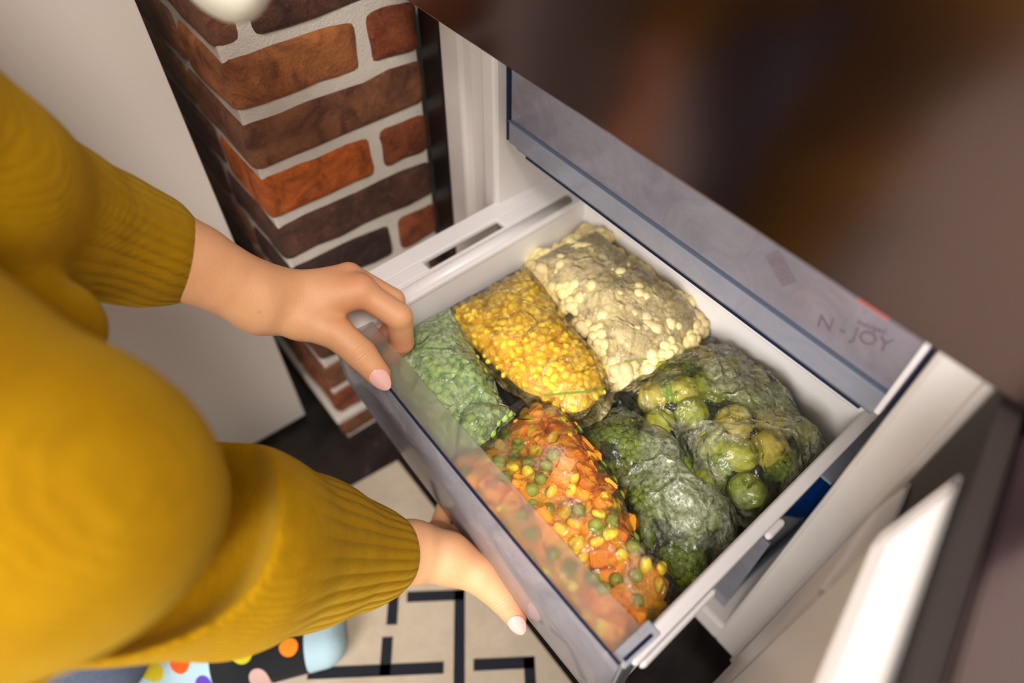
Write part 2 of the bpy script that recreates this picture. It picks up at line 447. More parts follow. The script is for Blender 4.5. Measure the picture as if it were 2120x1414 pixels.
# ---- white rounded fixture at the top edge, fixed to the pillar corner
def fixture():
    bm = bmesh.new(); c = Vector(aty(440, -104, 0.118))
    bmesh.ops.create_uvsphere(bm, u_segments=40, v_segments=24, radius=1)
    for v in bm.verts:
        f = 1+0.03*noise.noise(v.co*2)
        v.co = Vector((v.co.x*0.047*f, v.co.y*0.024, v.co.z*0.034*f))
    t = NT('glazed_ceramic'); co_ = t.coord()
    hair = t.ramp(t.noise(co_, 60, 2, 0.5, 4.0), [(0.49, (1, 1, 1)), (0.50, (0.75, 0.75, 0.72)), (0.51, (1, 1, 1))])
    mt = t.done(t.bsdf(t.mixc(1.0, s2l((226, 222, 204)), hair, 'MULTIPLY'), 0.25))
    bmesh.ops.translate(bm, verts=bm.verts, vec=c)
    bm2('ceramic_ornament', bm, mt, None, True)
    tag(bpy.data.objects['ceramic_ornament'], 'rounded glossy white ornament hung on the brick pillar corner', 'ornament')
fixture()

# ================================================================== REFRIGERATOR
YC = 0.335
fr = thing('refrigerator', 'tall refrigerator with glossy dark doors and white freezer compartment below', 'refrigerator', (-0.2415, 0.6, 0))
def fp(name, lo, hi, mat, bev=0.0, par=fr):
    l = Vector(fr.location)
    return box(name, Vector(lo)-l, Vector(hi)-l, mat, par, bev)
# outer shell; left wall widened, its black standing in for the shaded pillar gap
def shell():
    bm = bmesh.new()
    for lo, hi in (((-0.563, YC, 0.03), (-0.5305, 0.93, 1.85)), ((0.046, YC, 0.03), (0.058, 0.93, 1.85)), ((-0.528, 0.92, 0.03), (0.046, 0.93, 1.85)), ((-0.528, YC+0.01, 1.84), (0.046, 0.92, 1.85)), ((-0.52, 0.37, 0.0), (0.04, 0.90, 0.03))):
        addbox(bm, lo, hi, 0.001)
    bm2('outer_shell', bm, M['black'], fr, off=fr.location)
    bm = bmesh.new()
    # front frame of the freezer liner: jambs, sill, divider
    addbox(bm, (-0.530, YC, 0.046), (-0.496, 0.90, 0.632), 0.004)
    addbox(bm, (-0.497, YC+0.010, 0.046), (-0.470, 0.90, 0.632), 0.004)
    addbox(bm, (-0.471, YC+0.004, 0.046), (-0.449, 0.90, 0.632), 0.004)
    addbox(bm, (-0.0385, YC+0.002, 0.046), (-0.0015, 0.90, 0.632), 0.005)
    addbox(bm, (-0.455, YC+0.002, 0.046), (-0.034, 0.90, 0.086), 0.005)
    addbox(bm, (-0.530, YC+0.003, 0.620), (0.047, 0.90, 0.72), 0.003)
    addbox(bm, (-0.455, 0.86, 0.08), (-0.040, 0.90, 0.63), 0.0)
    bm2('freezer_liner', bm, M['liner'], fr, off=fr.location)
    bm = bmesh.new(); addbox(bm, (-0.001, YC+0.004, 0.046), (0.0455, 0.90, 0.632), 0.001)
    bm2('hinge_gap_shade', bm, M['black'], fr, off=fr.location)  # black box stands in for the shade in the hinge gap
    bm = bmesh.new(); addbox(bm, (-0.001, YC-0.018, 0.592), (0.020, YC+0.003, 0.617), 0.005)
    bm2('hinge_cover', bm, M['white'], fr, off=fr.location)
    bm = bmesh.new(); addbox(bm, (-0.0105, YC-0.005, 0.05), (-0.0015, YC+0.004, 0.625), 0.003)
    bm2('jamb_edge_strip', bm, M['white'], fr, off=fr.location)
    bm = bmesh.new()
    for z in (0.335,): addbox(bm, (-0.449, 0.40, z), (-0.046, 0.86, z+0.004), 0.001)
    bm2('glass_shelf', bm, M['clearbit'], fr, off=fr.location)
shell()
# upper door (closed)
ud = fp('refrigerator_door', (-0.505, 0.290, 0.6235), (0.056, 0.3345, 1.85), M['door'], 0.0015)
ud['label'] = 'glossy near-black closed upper door'
# freezer door opened past a right angle
ang = math.atan2(-0.964, 0.267)
def dl(s, n, z):   # s along door from hinge, n towards the inside
    return (0.003+0.267*s-0.964*n, 0.277-0.964*s-0.267*n, z)
fd = thing('x', 'x', 'x'); bpy.data.objects.remove(fd)
def dprism(name, pts, z0, z1, mat, par=fr, bev=0.0):
    l = fr.location
    q = [(dl(s, n, 0)[0]-l[0], dl(s, n, 0)[1]-l[1]) for s, n in pts]
    return prism(name, q, z0, z1, mat, par, bev)
fdoor = dprism('freezer_door', [(-0.045, -0.014), (0.53, -0.014), (0.53, -0.070), (-0.045, -0.070)], 0.05, 0.6185, M['door'], bev=0.0015)
fdoor['label'] = 'open freezer door with dark glossy edge'
dprism('door_gasket', [(-0.035, -0.003), (0.525, -0.003), (0.525, -0.0135), (-0.035, -0.0135)], 0.055, 0.6145, M['rubber'], fdoor)
lm = dprism('door_liner', [(0.018, -0.0025), (0.52, -0.0025), (0.505, 0.020), (0.075, 0.020)], 0.075, 0.603, M['liner'], fdoor, 0.003)
dprism('liner_base', [(-0.030, -0.0024), (0.0175, -0.0024), (0.0735, 0.0195), (0.004, 0.010)], 0.070, 0.520, M['liner'], fdoor, 0.002)
dprism('liner_ledge', [(0.10, 0.0205), (0.49, 0.0205), (0.49, 0.0235), (0.10, 0.0235)], 0.300, 0.304, M['white'], fdoor)
t_ = NT('marbled_panel'); cc = t_.coord((1, 1, 0.3)); nn_ = t_.noise(cc, 30, 6, 0.6, 2.0)
dprism('lower_liner_panel', [(0.10, 0.0205), (0.49, 0.0205), (0.49, 0.0225), (0.10, 0.0225)], 0.09, 0.298, t_.done(t_.bsdf(t_.ramp(nn_, [(0.35, s2l((150, 155, 165))), (0.5, s2l((205, 208, 214))), (0.8, s2l((222, 224, 228)))]), 0.3)), fdoor)

# ---------------- upper (closed) drawer
XL, XR = -0.436, -0.0465
dru = thing('freezer_drawer', 'closed upper freezer drawer with frosted clear front below the dark door', 'drawer', (-0.24, 0.36, 0.5))
def dp(par, name, lo, hi, mat, bev=0.0, parent=None):
    l = Vector(par.location); return box(name, Vector(lo)-l, Vector(hi)-l, mat, parent or par, bev)
dp(dru, 'front_plate', (XL, 0.3475, 0.5245), (XR, 0.3505, 0.618), M['uplate'], 0.0008)
dp(dru, 'front_lip', (XL, 0.3445, 0.501), (XR, 0.3495, 0.5240), M['ulow'], 0.0015)
dp(dru, 'step_line', (XL, 0.3440, 0.5238), (XR, 0.3475, 0.5248), M['slate'])
dp(dru, 'bottom_edge', (XL+0.01, 0.3460, 0.4985), (XR-0.001, 0.3540, 0.5008), M['slate'], 0.0008)
dp(dru, 'side_edge', (XR-0.0005, 0.3450, 0.503), (XR+0.0035, 0.356, 0.618), M['white'], 0.001)
dp(dru, 'side_edge', (XR+0.0036, 0.3510, 0.500), (XR+0.0062, 0.372, 0.618), M['navy'], 0.001)
dp(dru, 'side_edge', (XL-0.0030, 0.3440, 0.503), (XL-0.0001, 0.350, 0.618), M['navy'], 0.0008)
dp(dru, 'drawer_body', (XL+0.012, 0.362, 0.4865), (XR-0.012, 0.80, 0.4925), M['white'], 0.001)
dp(dru, 'drawer_rail', (XL+0.012, 0.3560, 0.4875), (XR-0.010, 0.3600, 0.4975), M['white'], 0.001)
dp(dru, 'rail_edge', (XL+0.012, 0.3555, 0.4850), (XR-0.010, 0.3600, 0.4872), M['navy'], 0.0006)

# carton behind the frosted front, with print
ct = thing('ice_cream_carton', 'pale pink frozen carton behind the right end of the frosted drawer front', 'carton', (-0.12, 0.42, 0.4926))
l = Vector(ct.location)
box('carton_box', Vector((-0.205, 0.3535, 0.4926))-l, Vector((-0.052, 0.42, 0.600))-l, plain('carton_card', (226, 205, 200), 0.5), ct, 0.002)
box('red_print', Vector((-0.092, 0.3468, 0.572))-Vector(dru.location), Vector((-0.070, 0.3474, 0.590))-Vector(dru.location), plain('red_ink', (196, 110, 104), 0.5), dru, 0.0002)
def text(body, loc, size, mat, parent, rotz=0.0, roll=0.0, name='printed_text'):
    cu = bpy.data.curves.new(name, 'FONT'); cu.body = body; cu.size = size; cu.extrude = 0.0002; cu.align_x = 'CENTER'; cu.shear = 0.2
    tmp = bpy.data.objects.new(name+'_curve', cu); C.objects.link(tmp); dg = bpy.context.evaluated_depsgraph_get()
    me = bpy.data.meshes.new_from_object(tmp.evaluated_get(dg)); bpy.data.objects.remove(tmp); me.name = name
    me.materials.clear(); o = link(name, me, mat, parent)
    o.location = Vector(loc)-Vector(parent.location); o.rotation_euler = (R_(90), roll, rotz); return o
ink = plain('grey_ink', (112, 96, 106), 0.5)
text('N - JOY', (-0.083, 0.3472, 0.543), 0.0150, ink, dru, roll=R_(-20))
text('indulged', (-0.076, 0.3472, 0.559), 0.0055, ink, dru, roll=R_(-18))
def barcode():
    bm = bmesh.new(); rnd = random.Random(2); x = 0
    rot = Matrix.Translation(Vector((-0.158, 0.3472, 0.560))-Vector(dru.location)) @ Matrix.Rotation(R_(35), 4, 'Y')
    while x < 0.024:
        ww = rnd.choice([0.0005, 0.0009, 0.0013]); addbox(bm, (x, 0, 0), (x+ww, 0.0002, 0.013), 0, rot=rot); x += ww+rnd.choice([0.0006, 0.001])
    bm2('barcode', bm, ink, dru)
barcode()
# pale bag left of the carton behind the frosted front
bmx = bmesh.new(); bmesh.ops.create_uvsphere(bmx, u_segments=40, v_segments=24, radius=1)
for v in bmx.verts:
    f = 1+0.10*noise.noise(v.co*2.3); v.co = Vector((v.co.x*0.098*f, v.co.y*0.05*f, v.co.z*0.052*f))
o = bm2('frozen_food_bag', bmx, plain('pale_pack', (206, 196, 190), 0.4), None, True); o.location = (-0.315, 0.407, 0.545)
tag(o, 'pale frozen food bag behind the frosted drawer front, left of the carton', 'bag')

# ---------------- the pulled-out drawer
RZ = 0.42; DB = 0.292
dr = thing('freezer_drawer', 'pulled-out white freezer drawer with clear front filled with bags of frozen vegetables', 'drawer', (-0.24, 0.27, DB))
def pull_drawer():
    L = Vector(dr.location)
    def lean(bm):
        for v in bm.verts: v.co.x -= 0.044*max(0, v.co.y-0.145)
        return bm
    bm = bmesh.new()
    xl, xr, yf, yb = -0.446, -0.040, 0.131, 0.425
    xi, xo = -0.392, -0.050
    # rims (left one is wide with a grip slot)
    sx0, sx1 = -0.4235, -0.4105; sy0, sy1 = 0.232, 0.326
    addbox(bm, (xl, yf, RZ-0.007), (sx0, yb, RZ), 0.002)
    addbox(bm, (sx1, yf, RZ-0.007), (xi+0.004, yb, RZ), 0.002)
    addbox(bm, (sx0-0.002, yf, RZ-0.007), (sx1+0.002, sy0, RZ), 0.002)
    addbox(bm, (sx0-0.002, sy1, RZ-0.007), (sx1+0.002, yb, RZ), 0.002)
    addbox(bm, (xo, yf+0.004, RZ-0.006), (xr, yb, RZ), 0.002)
    addbox(bm, (xl+0.01, yb-0.004, RZ-0.012), (xr, yb+0.004, RZ), 0.002)
    lean(bm); bm2('rim', bm, M['white'], dr, off=L)
    bm = bmesh.new()
    addbox(bm, (xl+0.001, yf, RZ-0.022), (xl+0.003, yb, RZ-0.006), 0.001)
    addbox(bm, (xi, yf, DB+0.004), (xi+0.003, yb, RZ-0.004), 0.001)
    addbox(bm, (xo-0.001, yf, DB+0.004), (xo+0.002, yb, RZ-0.004), 0.001)
    addbox(bm, (xi, yb-0.003, DB+0.004), (xo, yb, RZ-0.003), 0.001)
    addbox(bm, (xi, yf, DB+0.001), (xo, yb, DB+0.004), 0.0)
    lean(bm); bm2('tub', bm, M['white'], dr, off=L)
    # rounded roll along the inner side of the left rim
    bm = bmesh.new()
    r = bmesh.ops.create_cone(bm, segments=20, radius1=0.007, radius2=0.007, depth=0.23, cap_ends=True)
    bmesh.ops.transform(bm, matrix=Matrix.Translation((-0.399, 0.29, RZ-0.002)) @ Matrix.Rotation(R_(90), 4, 'X') @ Matrix.Scale(0.7, 4, (0, 1, 0)), verts=bm.verts)
    lean(bm); bm2('rim_roll', bm, M['white'], dr, True, off=L)
    # small catch on the outside of the right rim
    bm = bmesh.new(); addbox(bm, (xr-0.001, 0.272, RZ-0.012), (xr+0.005, 0.292, RZ-0.004), 0.003)
    lean(bm); bm2('slide_catch', bm, M['white'], dr, off=L)
    bm = bmesh.new(); addbox(bm, (xr-0.001, 0.140, RZ-0.016), (xr+0.0035, 0.215, RZ-0.006), 0.003)
    lean(bm); bm2('slide_catch', bm, M['white'], dr, off=L)
    # clear bowed front plate: extruded profile, slightly bowed in plan
    bm = bmesh.new(); N = 28; prof = [(0.0, RZ+0.0015), (-0.001, 0.36), (0.000, 0.31), (0.003, 0.292), (0.010, 0.281), (0.020, 0.277)]
    def yb_(x):
        u = (x-(-0.24))/0.2; return 0.1275 - 0.0030*(1-u*u) - 0.0016*u
    rows = []
    for i in range(N+1):
        x = XL+0.002+(XR-XL-0.002)*i/N; rows.append(([bm.verts.new((x, yb_(x)+p[0], p[1])) for p in prof], [bm.verts.new((x, yb_(x)+p[0]+0.0028, p[1]+(0.0020 if k > 3 else 0))) for k, p in enumerate(prof)]))
    for i in range(N):
        a, b = rows[i]; c, d = rows[i+1]
        for k in range(len(prof)-1):
            bm.faces.new((a[k], a[k+1], c[k+1], c[k])); bm.faces.new((b[k], d[k], d[k+1], b[k+1]))
        bm.faces.new((a[0], c[0], d[0], b[0])); bm.faces.new((a[-1], b[-1], d[-1], c[-1]))
    for a, b in (rows[0], rows[-1]):
        for k in range(len(prof)-1): bm.faces.new((a[k], b[k], b[k+1], a[k+1]))
    bmesh.ops.recalc_face_normals(bm, faces=bm.faces)
    bm2('front_plate', bm, M['plate'], dr, True, off=L)
    # dark top edge line
    bm = bmesh.new()
    for i in range(N):
        xa = XL+0.002+(XR-XL-0.002)*i/N; xb = XL+0.002+(XR-XL-0.002)*(i+1)/N
        q = [(xa, yb_(xa)), (xb, yb_(xb)), (xb, yb_(xb)+0.0017), (xa, yb_(xa)+0.0017)]
        lo = [bm.verts.new((p[0], p[1], RZ+0.0014)) for p in q]; hi = [bm.verts.new((p[0], p[1], RZ+0.0032)) for p in q]
        bm.faces.new(hi)
        for j in range(4): bm.faces.new((lo[j], lo[(j+1) % 4], hi[(j+1) % 4], hi[j]))
    bm2('top_edge', bm, M['navy'], dr, off=L)
    # frosted grip ledge behind the plate
    bm = bmesh.new(); rows = []
    for i in range(N+1):
        x = XL+0.046+(XR-0.008-XL-0.046)*i/N; y0 = yb_(x)+0.0030; y1 = 0.1545-0.002*(1-((x+0.24)/0.2)**2)
        rows.append([bm.verts.new(p) for p in ((x, y0, RZ+0.0012), (x, y1, RZ+0.0002), (x, y1, RZ-0.0018), (x, y0, RZ-0.0010))])
    for i in range(N):
        for j in range(4): bm.faces.new((rows[i][j], rows[i][(j+1) % 4], rows[i+1][(j+1) % 4], rows[i+1][j]))
    bm.faces.new(rows[0]); bm.faces.new(rows[-1][::-1]); bmesh.ops.recalc_face_normals(bm, faces=bm.faces)
    bm2('grip_ledge', bm, M['ledge'], dr, off=L)
    # end bracket at the front right corner
    bm = bmesh.new(); addbox(bm, (XR-0.009, 0.128, RZ-0.004), (XR+0.0035, 0.162, RZ+0.0005), 0.0015)
    addbox(bm, (XR-0.002, 0.130, RZ-0.12), (XR+0.001, 0.150, RZ-0.003), 0.001)
    bm2('end_bracket', bm, M['clearbit'], dr, off=L)
    bm = bmesh.new(); addbox(bm, (XR-0.0015, 0.131, RZ+0.0006), (XR+0.0010, 0.156, RZ+0.0016), 0.0004)
    bm2('bracket_slot', bm, M['navy'], dr, off=L)
pull_drawer()

# ---------------- lowest drawer and what lies in it
dlow = thing('freezer_drawer', 'lowest freezer drawer, shut deep in the white compartment beside its jamb', 'drawer', (-0.24, 0.5, 0.09))
dp(dlow, 'front_plate', (XL, 0.352, 0.094), (XR-0.004, 0.356, 0.268), M['ulow'], 0.001)
dp(dlow, 'tub', (XL+0.005, 0.357, 0.090), (XR-0.006, 0.80, 0.096), M['white'], 0.001)
dp(dlow, 'side_wall', (XR-0.010, 0.357, 0.097), (XR-0.007, 0.80, 0.130), M['slate'], 0.001)
bm = bmesh.new(); bmesh.ops.create_uvsphere(bm, u_segments=48, v_segments=30, radius=1)
for v in bm.verts:
    f = 1+0.12*noise.noise(v.co*2.2)+0.04*noise.noise(v.co*7)
    v.co = Vector((v.co.x*0.072*f, v.co.y*0.10*f, v.co.z*0.115*f))
o = bm2('blue_bag', bm, plain('blue_film', (12, 66, 140), 0.3, 0.35, 12, 0.004, 40), None, True); o.location = (-0.1165, 0.50, 0.222)
tag(o, 'bright blue plastic bag of frozen food in the lowest drawer', 'bag')

# ================================================================== BAGS AND VEGETABLES
def catmull(pts, n):
    pts = [np.array(p, float) for p in pts]; out = []; m_ = len(pts)
    for i in range(m_):
        p0, p1, p2, p3 = pts[i-1], pts[i], pts[(i+1) % m_], pts[(i+2) % m_]
        for k in range(n):
            t = k/n
            out.append(0.5*((2*p1)+(-p0+p2)*t+(2*p0-5*p1+4*p2-p3)*t*t+(-p0+3*p1-3*p2+p3)*t**3))
    return np.array(out)
class Bag:
    def __init__(s, px, zref, zc, ze, tilt=(0, 0), p=2.6, lump=0.004, seed=0, zfloor=0.297):
        W = [atz(a, b, zref)[:2] for a, b in px]
        s.out = catmull(W, 10); s.out[:, 1] = np.clip(s.out[:, 1], 0.1345, 0.418); s.out[:, 0] = np.clip(s.out[:, 0], -0.3875, -0.0525-0.044*(s.out[:, 1]-0.145))
        s.c = s.out.mean(0)
        a = np.arctan2(s.out[:, 1]-s.c[1], s.out[:, 0]-s.c[0]); r = np.hypot(*(s.out-s.c).T)
        o = np.argsort(a); s.a, s.r = a[o], r[o]
        s.zc, s.ze, s.tilt, s.p, s.lump, s.seed, s.zf = zc, ze, tilt, p, lump, seed, zfloor
    def R(s, th): return np.interp(th, s.a, s.r, period=2*math.pi)
    def S(s, x, y): return math.hypot(x-s.c[0], y-s.c[1])/s.R(math.atan2(y-s.c[1], x-s.c[0]))
    def top(s, x, y):
        q = min(s.S(x, y), 1.0)
        h = (1-q**s.p)**0.6
        z = s.ze+(s.zc-s.ze)*h + (x-s.c[0])*s.tilt[0]+(y-s.c[1])*s.tilt[1]
        return z + s.lump*h*noise.noise(Vector((x*24+s.seed, y*24, s.seed)))
    def bottom(s, x, y):
        q = min(s.S(x, y), 1.0)
        return max(s.zf, s.top(x, y)-0.006-(s.zc-s.zf)*(1-q**4)**0.5)
    def mesh(s, name, mat, off=0.0012, smax=1.0, skirt=0.0, parent=None, wr=0.0012, nth=200, nr=60, nrm_top=None):
        P = []; F = []
        def ring(q, top, fl=0.0):
            for i in range(nth):
                th = 2*math.pi*i/nth-math.pi; r = s.R(th)*q*smax
                x, y = s.c[0]+math.cos(th)*r, s.c[1]+math.sin(th)*r
                if top:
                    z = s.top(x, y)+off
                    v = Vector((x, y, 0)); rg = 1-abs(noise.noise(v*55+Vector((s.seed*3, 0, 0))))*2
                    z += wr*(rg + 0.6*(1-abs(noise.noise(v*120))*2)) if q < 0.999 else wr*0.4*rg
                    z += fl*(0.6*noise.noise(v*60)+0.1)
                else: z = s.bottom(x, y)-off*0.2
                P.append((x, y, z))
        qs = [math.sin(math.pi/2*k/nr) if k < nr else 1.0 for k in range(1, nr+1)]
        P.append((s.c[0], s.c[1], s.top(*s.c)+off))
        for q in qs: ring(q, True)
        if skirt:
            n0 = len(P)
            for i in range(nth):
                th = 2*math.pi*i/nth-math.pi; w_ = skirt*(0.75+0.6*noise.noise(Vector((math.cos(th)*3, math.sin(th)*3, s.seed))))
                r = s.R(th)+w_; x, y = s.c[0]+math.cos(th)*r, s.c[1]+math.sin(th)*r
                x = min(max(x, -0.388), -0.0520-0.044*(y-0.145)); y = min(max(y, 0.134), 0.418)
                P.append((x, y, s.top(x, y)+off+0.006*noise.noise(Vector((x*70, y*70, 3)))))
        nt = nr
        for i in range(nth): F.append((0, 1+i, 1+(i+1) % nth))
        for k in range(nt-1+(1 if skirt else 0)):
            a = 1+k*nth
            for i in range(nth): F.append((a+i, a+nth+i, a+nth+(i+1) % nth, a+(i+1) % nth))
        edge = 1+(nt-1)*nth
        nb = 10; base = len(P)
        for k in range(1, nb+1): ring(math.cos(math.pi/2*k/nb) if k < nb else 0.02, False)
        for k in range(nb):
            a = edge if k == 0 else base+(k-1)*nth; b = base+k*nth
            for i in range(nth): F.append((a+i, a+(i+1) % nth, b+(i+1) % nth, b+i))
        F.append(tuple(range(base+(nb-1)*nth, base+nb*nth)))
        me = bpy.data.meshes.new(name); me.from_pydata(P, [], F); me.update()
        return link(name, me, mat, parent, True)

# prototypes
def blob_mesh(name, fn, mat, seg=14, ring=10, smooth=True):
    bm = bmesh.new(); bmesh.ops.create_uvsphere(bm, u_segments=seg, v_segments=ring, radius=1)
    for v in bm.verts: v.co = fn(v.co.copy())
    me = bpy.data.meshes.new(name); bm.to_mesh(me); bm.free(); me.materials.append(mat)
    if smooth: me.polygons.foreach_set('use_smooth', [True]*len(me.polygons))
    return me
def cube_mesh(seed):
    rnd = random.Random(seed); bm = bmesh.new(); bmesh.ops.create_cube(bm, size=1)
    for v in bm.verts: v.co = Vector([a*(1+rnd.uniform(-.16, .16)) for a in v.co])
    bmesh.ops.scale(bm, verts=bm.verts, vec=(0.0105, 0.0095, 0.0085+rnd.uniform(0, .002)))
    bmesh.ops.bevel(bm, geom=list(bm.edges), offset=0.0009, segments=2, affect='EDGES')
    me = bpy.data.meshes.new('carrot_cube'); bm.to_mesh(me); bm.free(); me.materials.append(M['carrot']); return me
CAR = [cube_mesh(i) for i in range(5)]
def kern(k):
    def f(v):
        w_ = 0.62+0.38*(v.z*0.5+0.5); d = -0.10*math.exp(-((v.x)**2+(v.z-1)**2)*4)
        return Vector((v.x*0.0044*w_, v.y*0.0029*(0.8+0.2*w_), (abs(v.z)**0.8*math.copysign(1, v.z)+d)*0.0046))*k
    return f
KER = blob_mesh('corn_kernel', kern(1.0), M['corn'])
PEA = blob_mesh('pea', lambda v: v*0.0043*(1-0.05*max(0, noise.noise(v*2.0+Vector((3, 1, 0)))*3)), M['pea'])
FPEA = blob_mesh('frozen_pea', lambda v: v*0.0040*(1-0.08*max(0, noise.noise(v*2.0)*3)), M['fpea'])
def sprout_fn(v):
    n = v.copy(); a = math.atan2(v.y, v.x); k = 0
    leaf = 0.10*abs(math.sin(a*2.5+v.z*2.0+0.8*math.sin(v.z*3)))**0.35+0.04*math.sin(a*7+v.z*6)
    stem = 0.25*math.exp(-((v.z+1)**2)*14)
    return Vector((v.x*(1+leaf)*(1-0.0), v.y*(1+leaf), v.z*(1+leaf*0.3)-stem))*0.0145
SPR = blob_mesh('brussels_sprout', sprout_fn, M['sprout'], 48, 32)
def floret_mesh(name, seed, R0, mat, smat, nb, rb, up=0.75):
    rnd = random.Random(seed); bm = bmesh.new()
    for i in range(nb):
        z = 1-(i+0.5)/nb*1.15; a = i*2.39996; rr = math.sqrt(max(0, 1-z*z))
        p = Vector((rr*math.cos(a), rr*math.sin(a), z*up))*R0*(0.86+rnd.uniform(-.1, .1))
        r = bmesh.ops.create_icosphere(bm, subdivisions=2, radius=rb*rnd.uniform(0.8, 1.25))
        for v in r['verts']:
            d = v.co.normalized()
            v.co = v.co*(1+0.22*noise.noise(v.co*rnd.uniform(420, 440)+p*300)) + p
    nf = len(bm.faces)
    for k in range(3):
        ang_ = k*2.1+rnd.random(); d = Vector((math.cos(ang_)*0.35, math.sin(ang_)*0.35, 0))
        r = bmesh.ops.create_cone(bm, segments=12, radius1=R0*0.26, radius2=R0*0.38, depth=R0*1.5)
        bmesh.ops.translate(bm, verts=r['verts'], vec=d*R0*0.5+Vector((0, 0, -R0*0.55)))
    bm.faces.ensure_lookup_table()
    for f in bm.faces[nf:]: f.material_index = 1
    me = bpy.data.meshes.new(name); bm.to_mesh(me); bm.free(); me.materials.append(mat); me.materials.append(smat)
    me.polygons.foreach_set('use_smooth', [True]*len(me.polygons)); return me
CAUL = [floret_mesh('cauliflower_floret', i, 0.0120, M['caul'], M['caul'], 22, 0.0046) for i in range(3)]
BROC = [floret_mesh('broccoli_floret', i, 0.021, M['broc'], M['brocstem'], 70, 0.0040) for i in range(3)]

RND = random.Random(11)
ORD = ['first', 'second', 'third', 'fourth', 'fifth', 'sixth', 'seventh', 'eighth', 'ninth', 'tenth', 'eleventh', 'twelfth']
def ordered(objs, base, rowh):
    """each floret or sprout named by its row (front of the drawer to the back) and its place in it"""
    ys = sorted(objs, key=lambda o: o.location.y); y0 = ys[0].location.y; rows = {}
    for o in ys: rows.setdefault(int((o.location.y-y0)//rowh), []).append(o)
    keys = sorted(rows)
    for i, k in enumerate(keys):
        row = sorted(rows[k], key=lambda o: o.location.x)
        for q, o in enumerate(row):
            o['label'] = '%s, %s row from the drawer front, %s from the left' % (base, ORD[min(i, 11)], ORD[min(q, 11)])
def scatter(bag, n, rmin, depth, smax=0.93, tries=6000, seed=0, keep=None):
    rnd = random.Random(seed); lo = bag.out.min(0); hi = bag.out.max(0); pts = []; cell = {}
    for _ in range(tries):
        x, y = rnd.uniform(lo[0], hi[0]), rnd.uniform(lo[1], hi[1])
        if bag.S(x, y) > smax: continue
        if rmin > 0.02 and (x > -0.072-0.044*(y-0.145) or y > 0.400): continue
        g = (int(x//rmin), int(y//rmin)); ok = True
        for i in (-1, 0, 1):
            for j in (-1, 0, 1):
                for q in cell.get((g[0]+i, g[1]+j), ()):
                    if (q[0]-x)**2+(q[1]-y)**2 < rmin*rmin: ok = False
        if not ok: continue
        z = bag.top(x, y)-depth
        if z < 0.300: continue
        cell.setdefault(g, []).append((x, y)); pts.append((x, y, z))
        if len(pts) >= n: break
    return pts
def put(name, me, p, label, cat, group, scale=1.0, rnd=RND, rot=None):
    o = bpy.data.objects.new(name, me); C.objects.link(o); o.location = p
    o.rotation_euler = rot or (rnd.uniform(0, 6.28), rnd.uniform(0, 6.28), rnd.uniform(0, 6.28))
    o.scale = (scale*rnd.uniform(0.92, 1.1),)*3
    return tag(o, label, cat, group)

# mixed vegetables bag
mixp = [(925, 930), (1010, 880), (1108, 806), (1175, 838), (1225, 905), (1285, 985), (1318, 1075), (1340, 1140), (1405, 1175), (1400, 1235), (1345, 1300), (1280, 1375), (1165, 1300), (1060, 1165), (985, 1055)]
B = Bag(mixp, 0.395, 0.405, 0.372, (0.0, 0.02), 3.2, 0.006, 1)
LM = {'carrot_cube': ('orange carrot cube in the mixed vegetable bag', 'carrot', 'carrot cubes in the mixed bag'),
      'corn_kernel': ('yellow corn kernel among carrot cubes in the mixed bag', 'corn', 'corn kernels in the mixed bag'),
      'pea': ('green pea among carrot cubes in the mixed bag', 'pea', 'peas in the mixed bag')}
for depth, rm, sd in ((0.0066, 0.0106, 3), (0.0140, 0.0120, 4)):
    for p in scatter(B, 320, rm, depth, 0.95, 9000, sd):
        k = RND.random()
        if k < 0.36: nm, me, sc = 'carrot_cube', RND.choice(CAR), 1.28
        elif k < 0.70: nm, me, sc = 'corn_kernel', KER, 1.38
        else: nm, me, sc = 'pea', PEA, 1.30
        a = LM[nm]; put(nm, me, (p[0], p[1], p[2]+RND.uniform(-.0012, .0008)), a[0], a[1], a[2], sc)
o = Bag(mixp, 0.395, 0.405-0.013, 0.362, (0.0, 0.02), 3.2, 0.006, 1).mesh('vegetable_mix', M['mass_mix'], 0, 0.93, 0, None, 0.002, 120, 30)
tag(o, 'packed orange and yellow vegetable pieces deep in the mixed bag', 'vegetables', kind='stuff')
o = B.mesh('mixed_vegetable_bag', M['film_mix'], 0.0016, 1.0, 0.009, None, 0.0012)
tag(o, 'clear bag of carrot cubes, corn and peas along the drawer front', 'bag')

# corn bag
cornp = [(920, 610), (995, 565), (1075, 532), (1115, 560), (1160, 620), (1215, 690), (1262, 755), (1250, 822), (1190, 850), (1130, 815), (1075, 790), (1010, 735), (950, 680)]
B = Bag(cornp, 0.400, 0.408, 0.380, (0, 0.0), 3.4, 0.004, 2)
for p in scatter(B, 300, 0.0066, 0.0040, 0.93, 20000, 5):
    put('corn_kernel', KER, p, 'yellow corn kernel inside the all-corn bag', 'corn', 'corn kernels in the corn bag', 1.0)
o = Bag(cornp, 0.400, 0.408-0.006, 0.372, (0, 0), 3.4, 0.004, 2).mesh('loose_corn', M['mass_corn'], 0, 0.92, 0, None, 0.002, 160, 40)
tag(o, 'packed yellow corn beneath the top kernels in the corn bag', 'corn', kind='stuff')
cbag = B.mesh('corn_bag', M['film_corn'], 0.0016, 1.0, 0.008, None, 0.0010)
tag(cbag, 'clear zip bag of yellow corn between the peas and the cauliflower', 'bag')
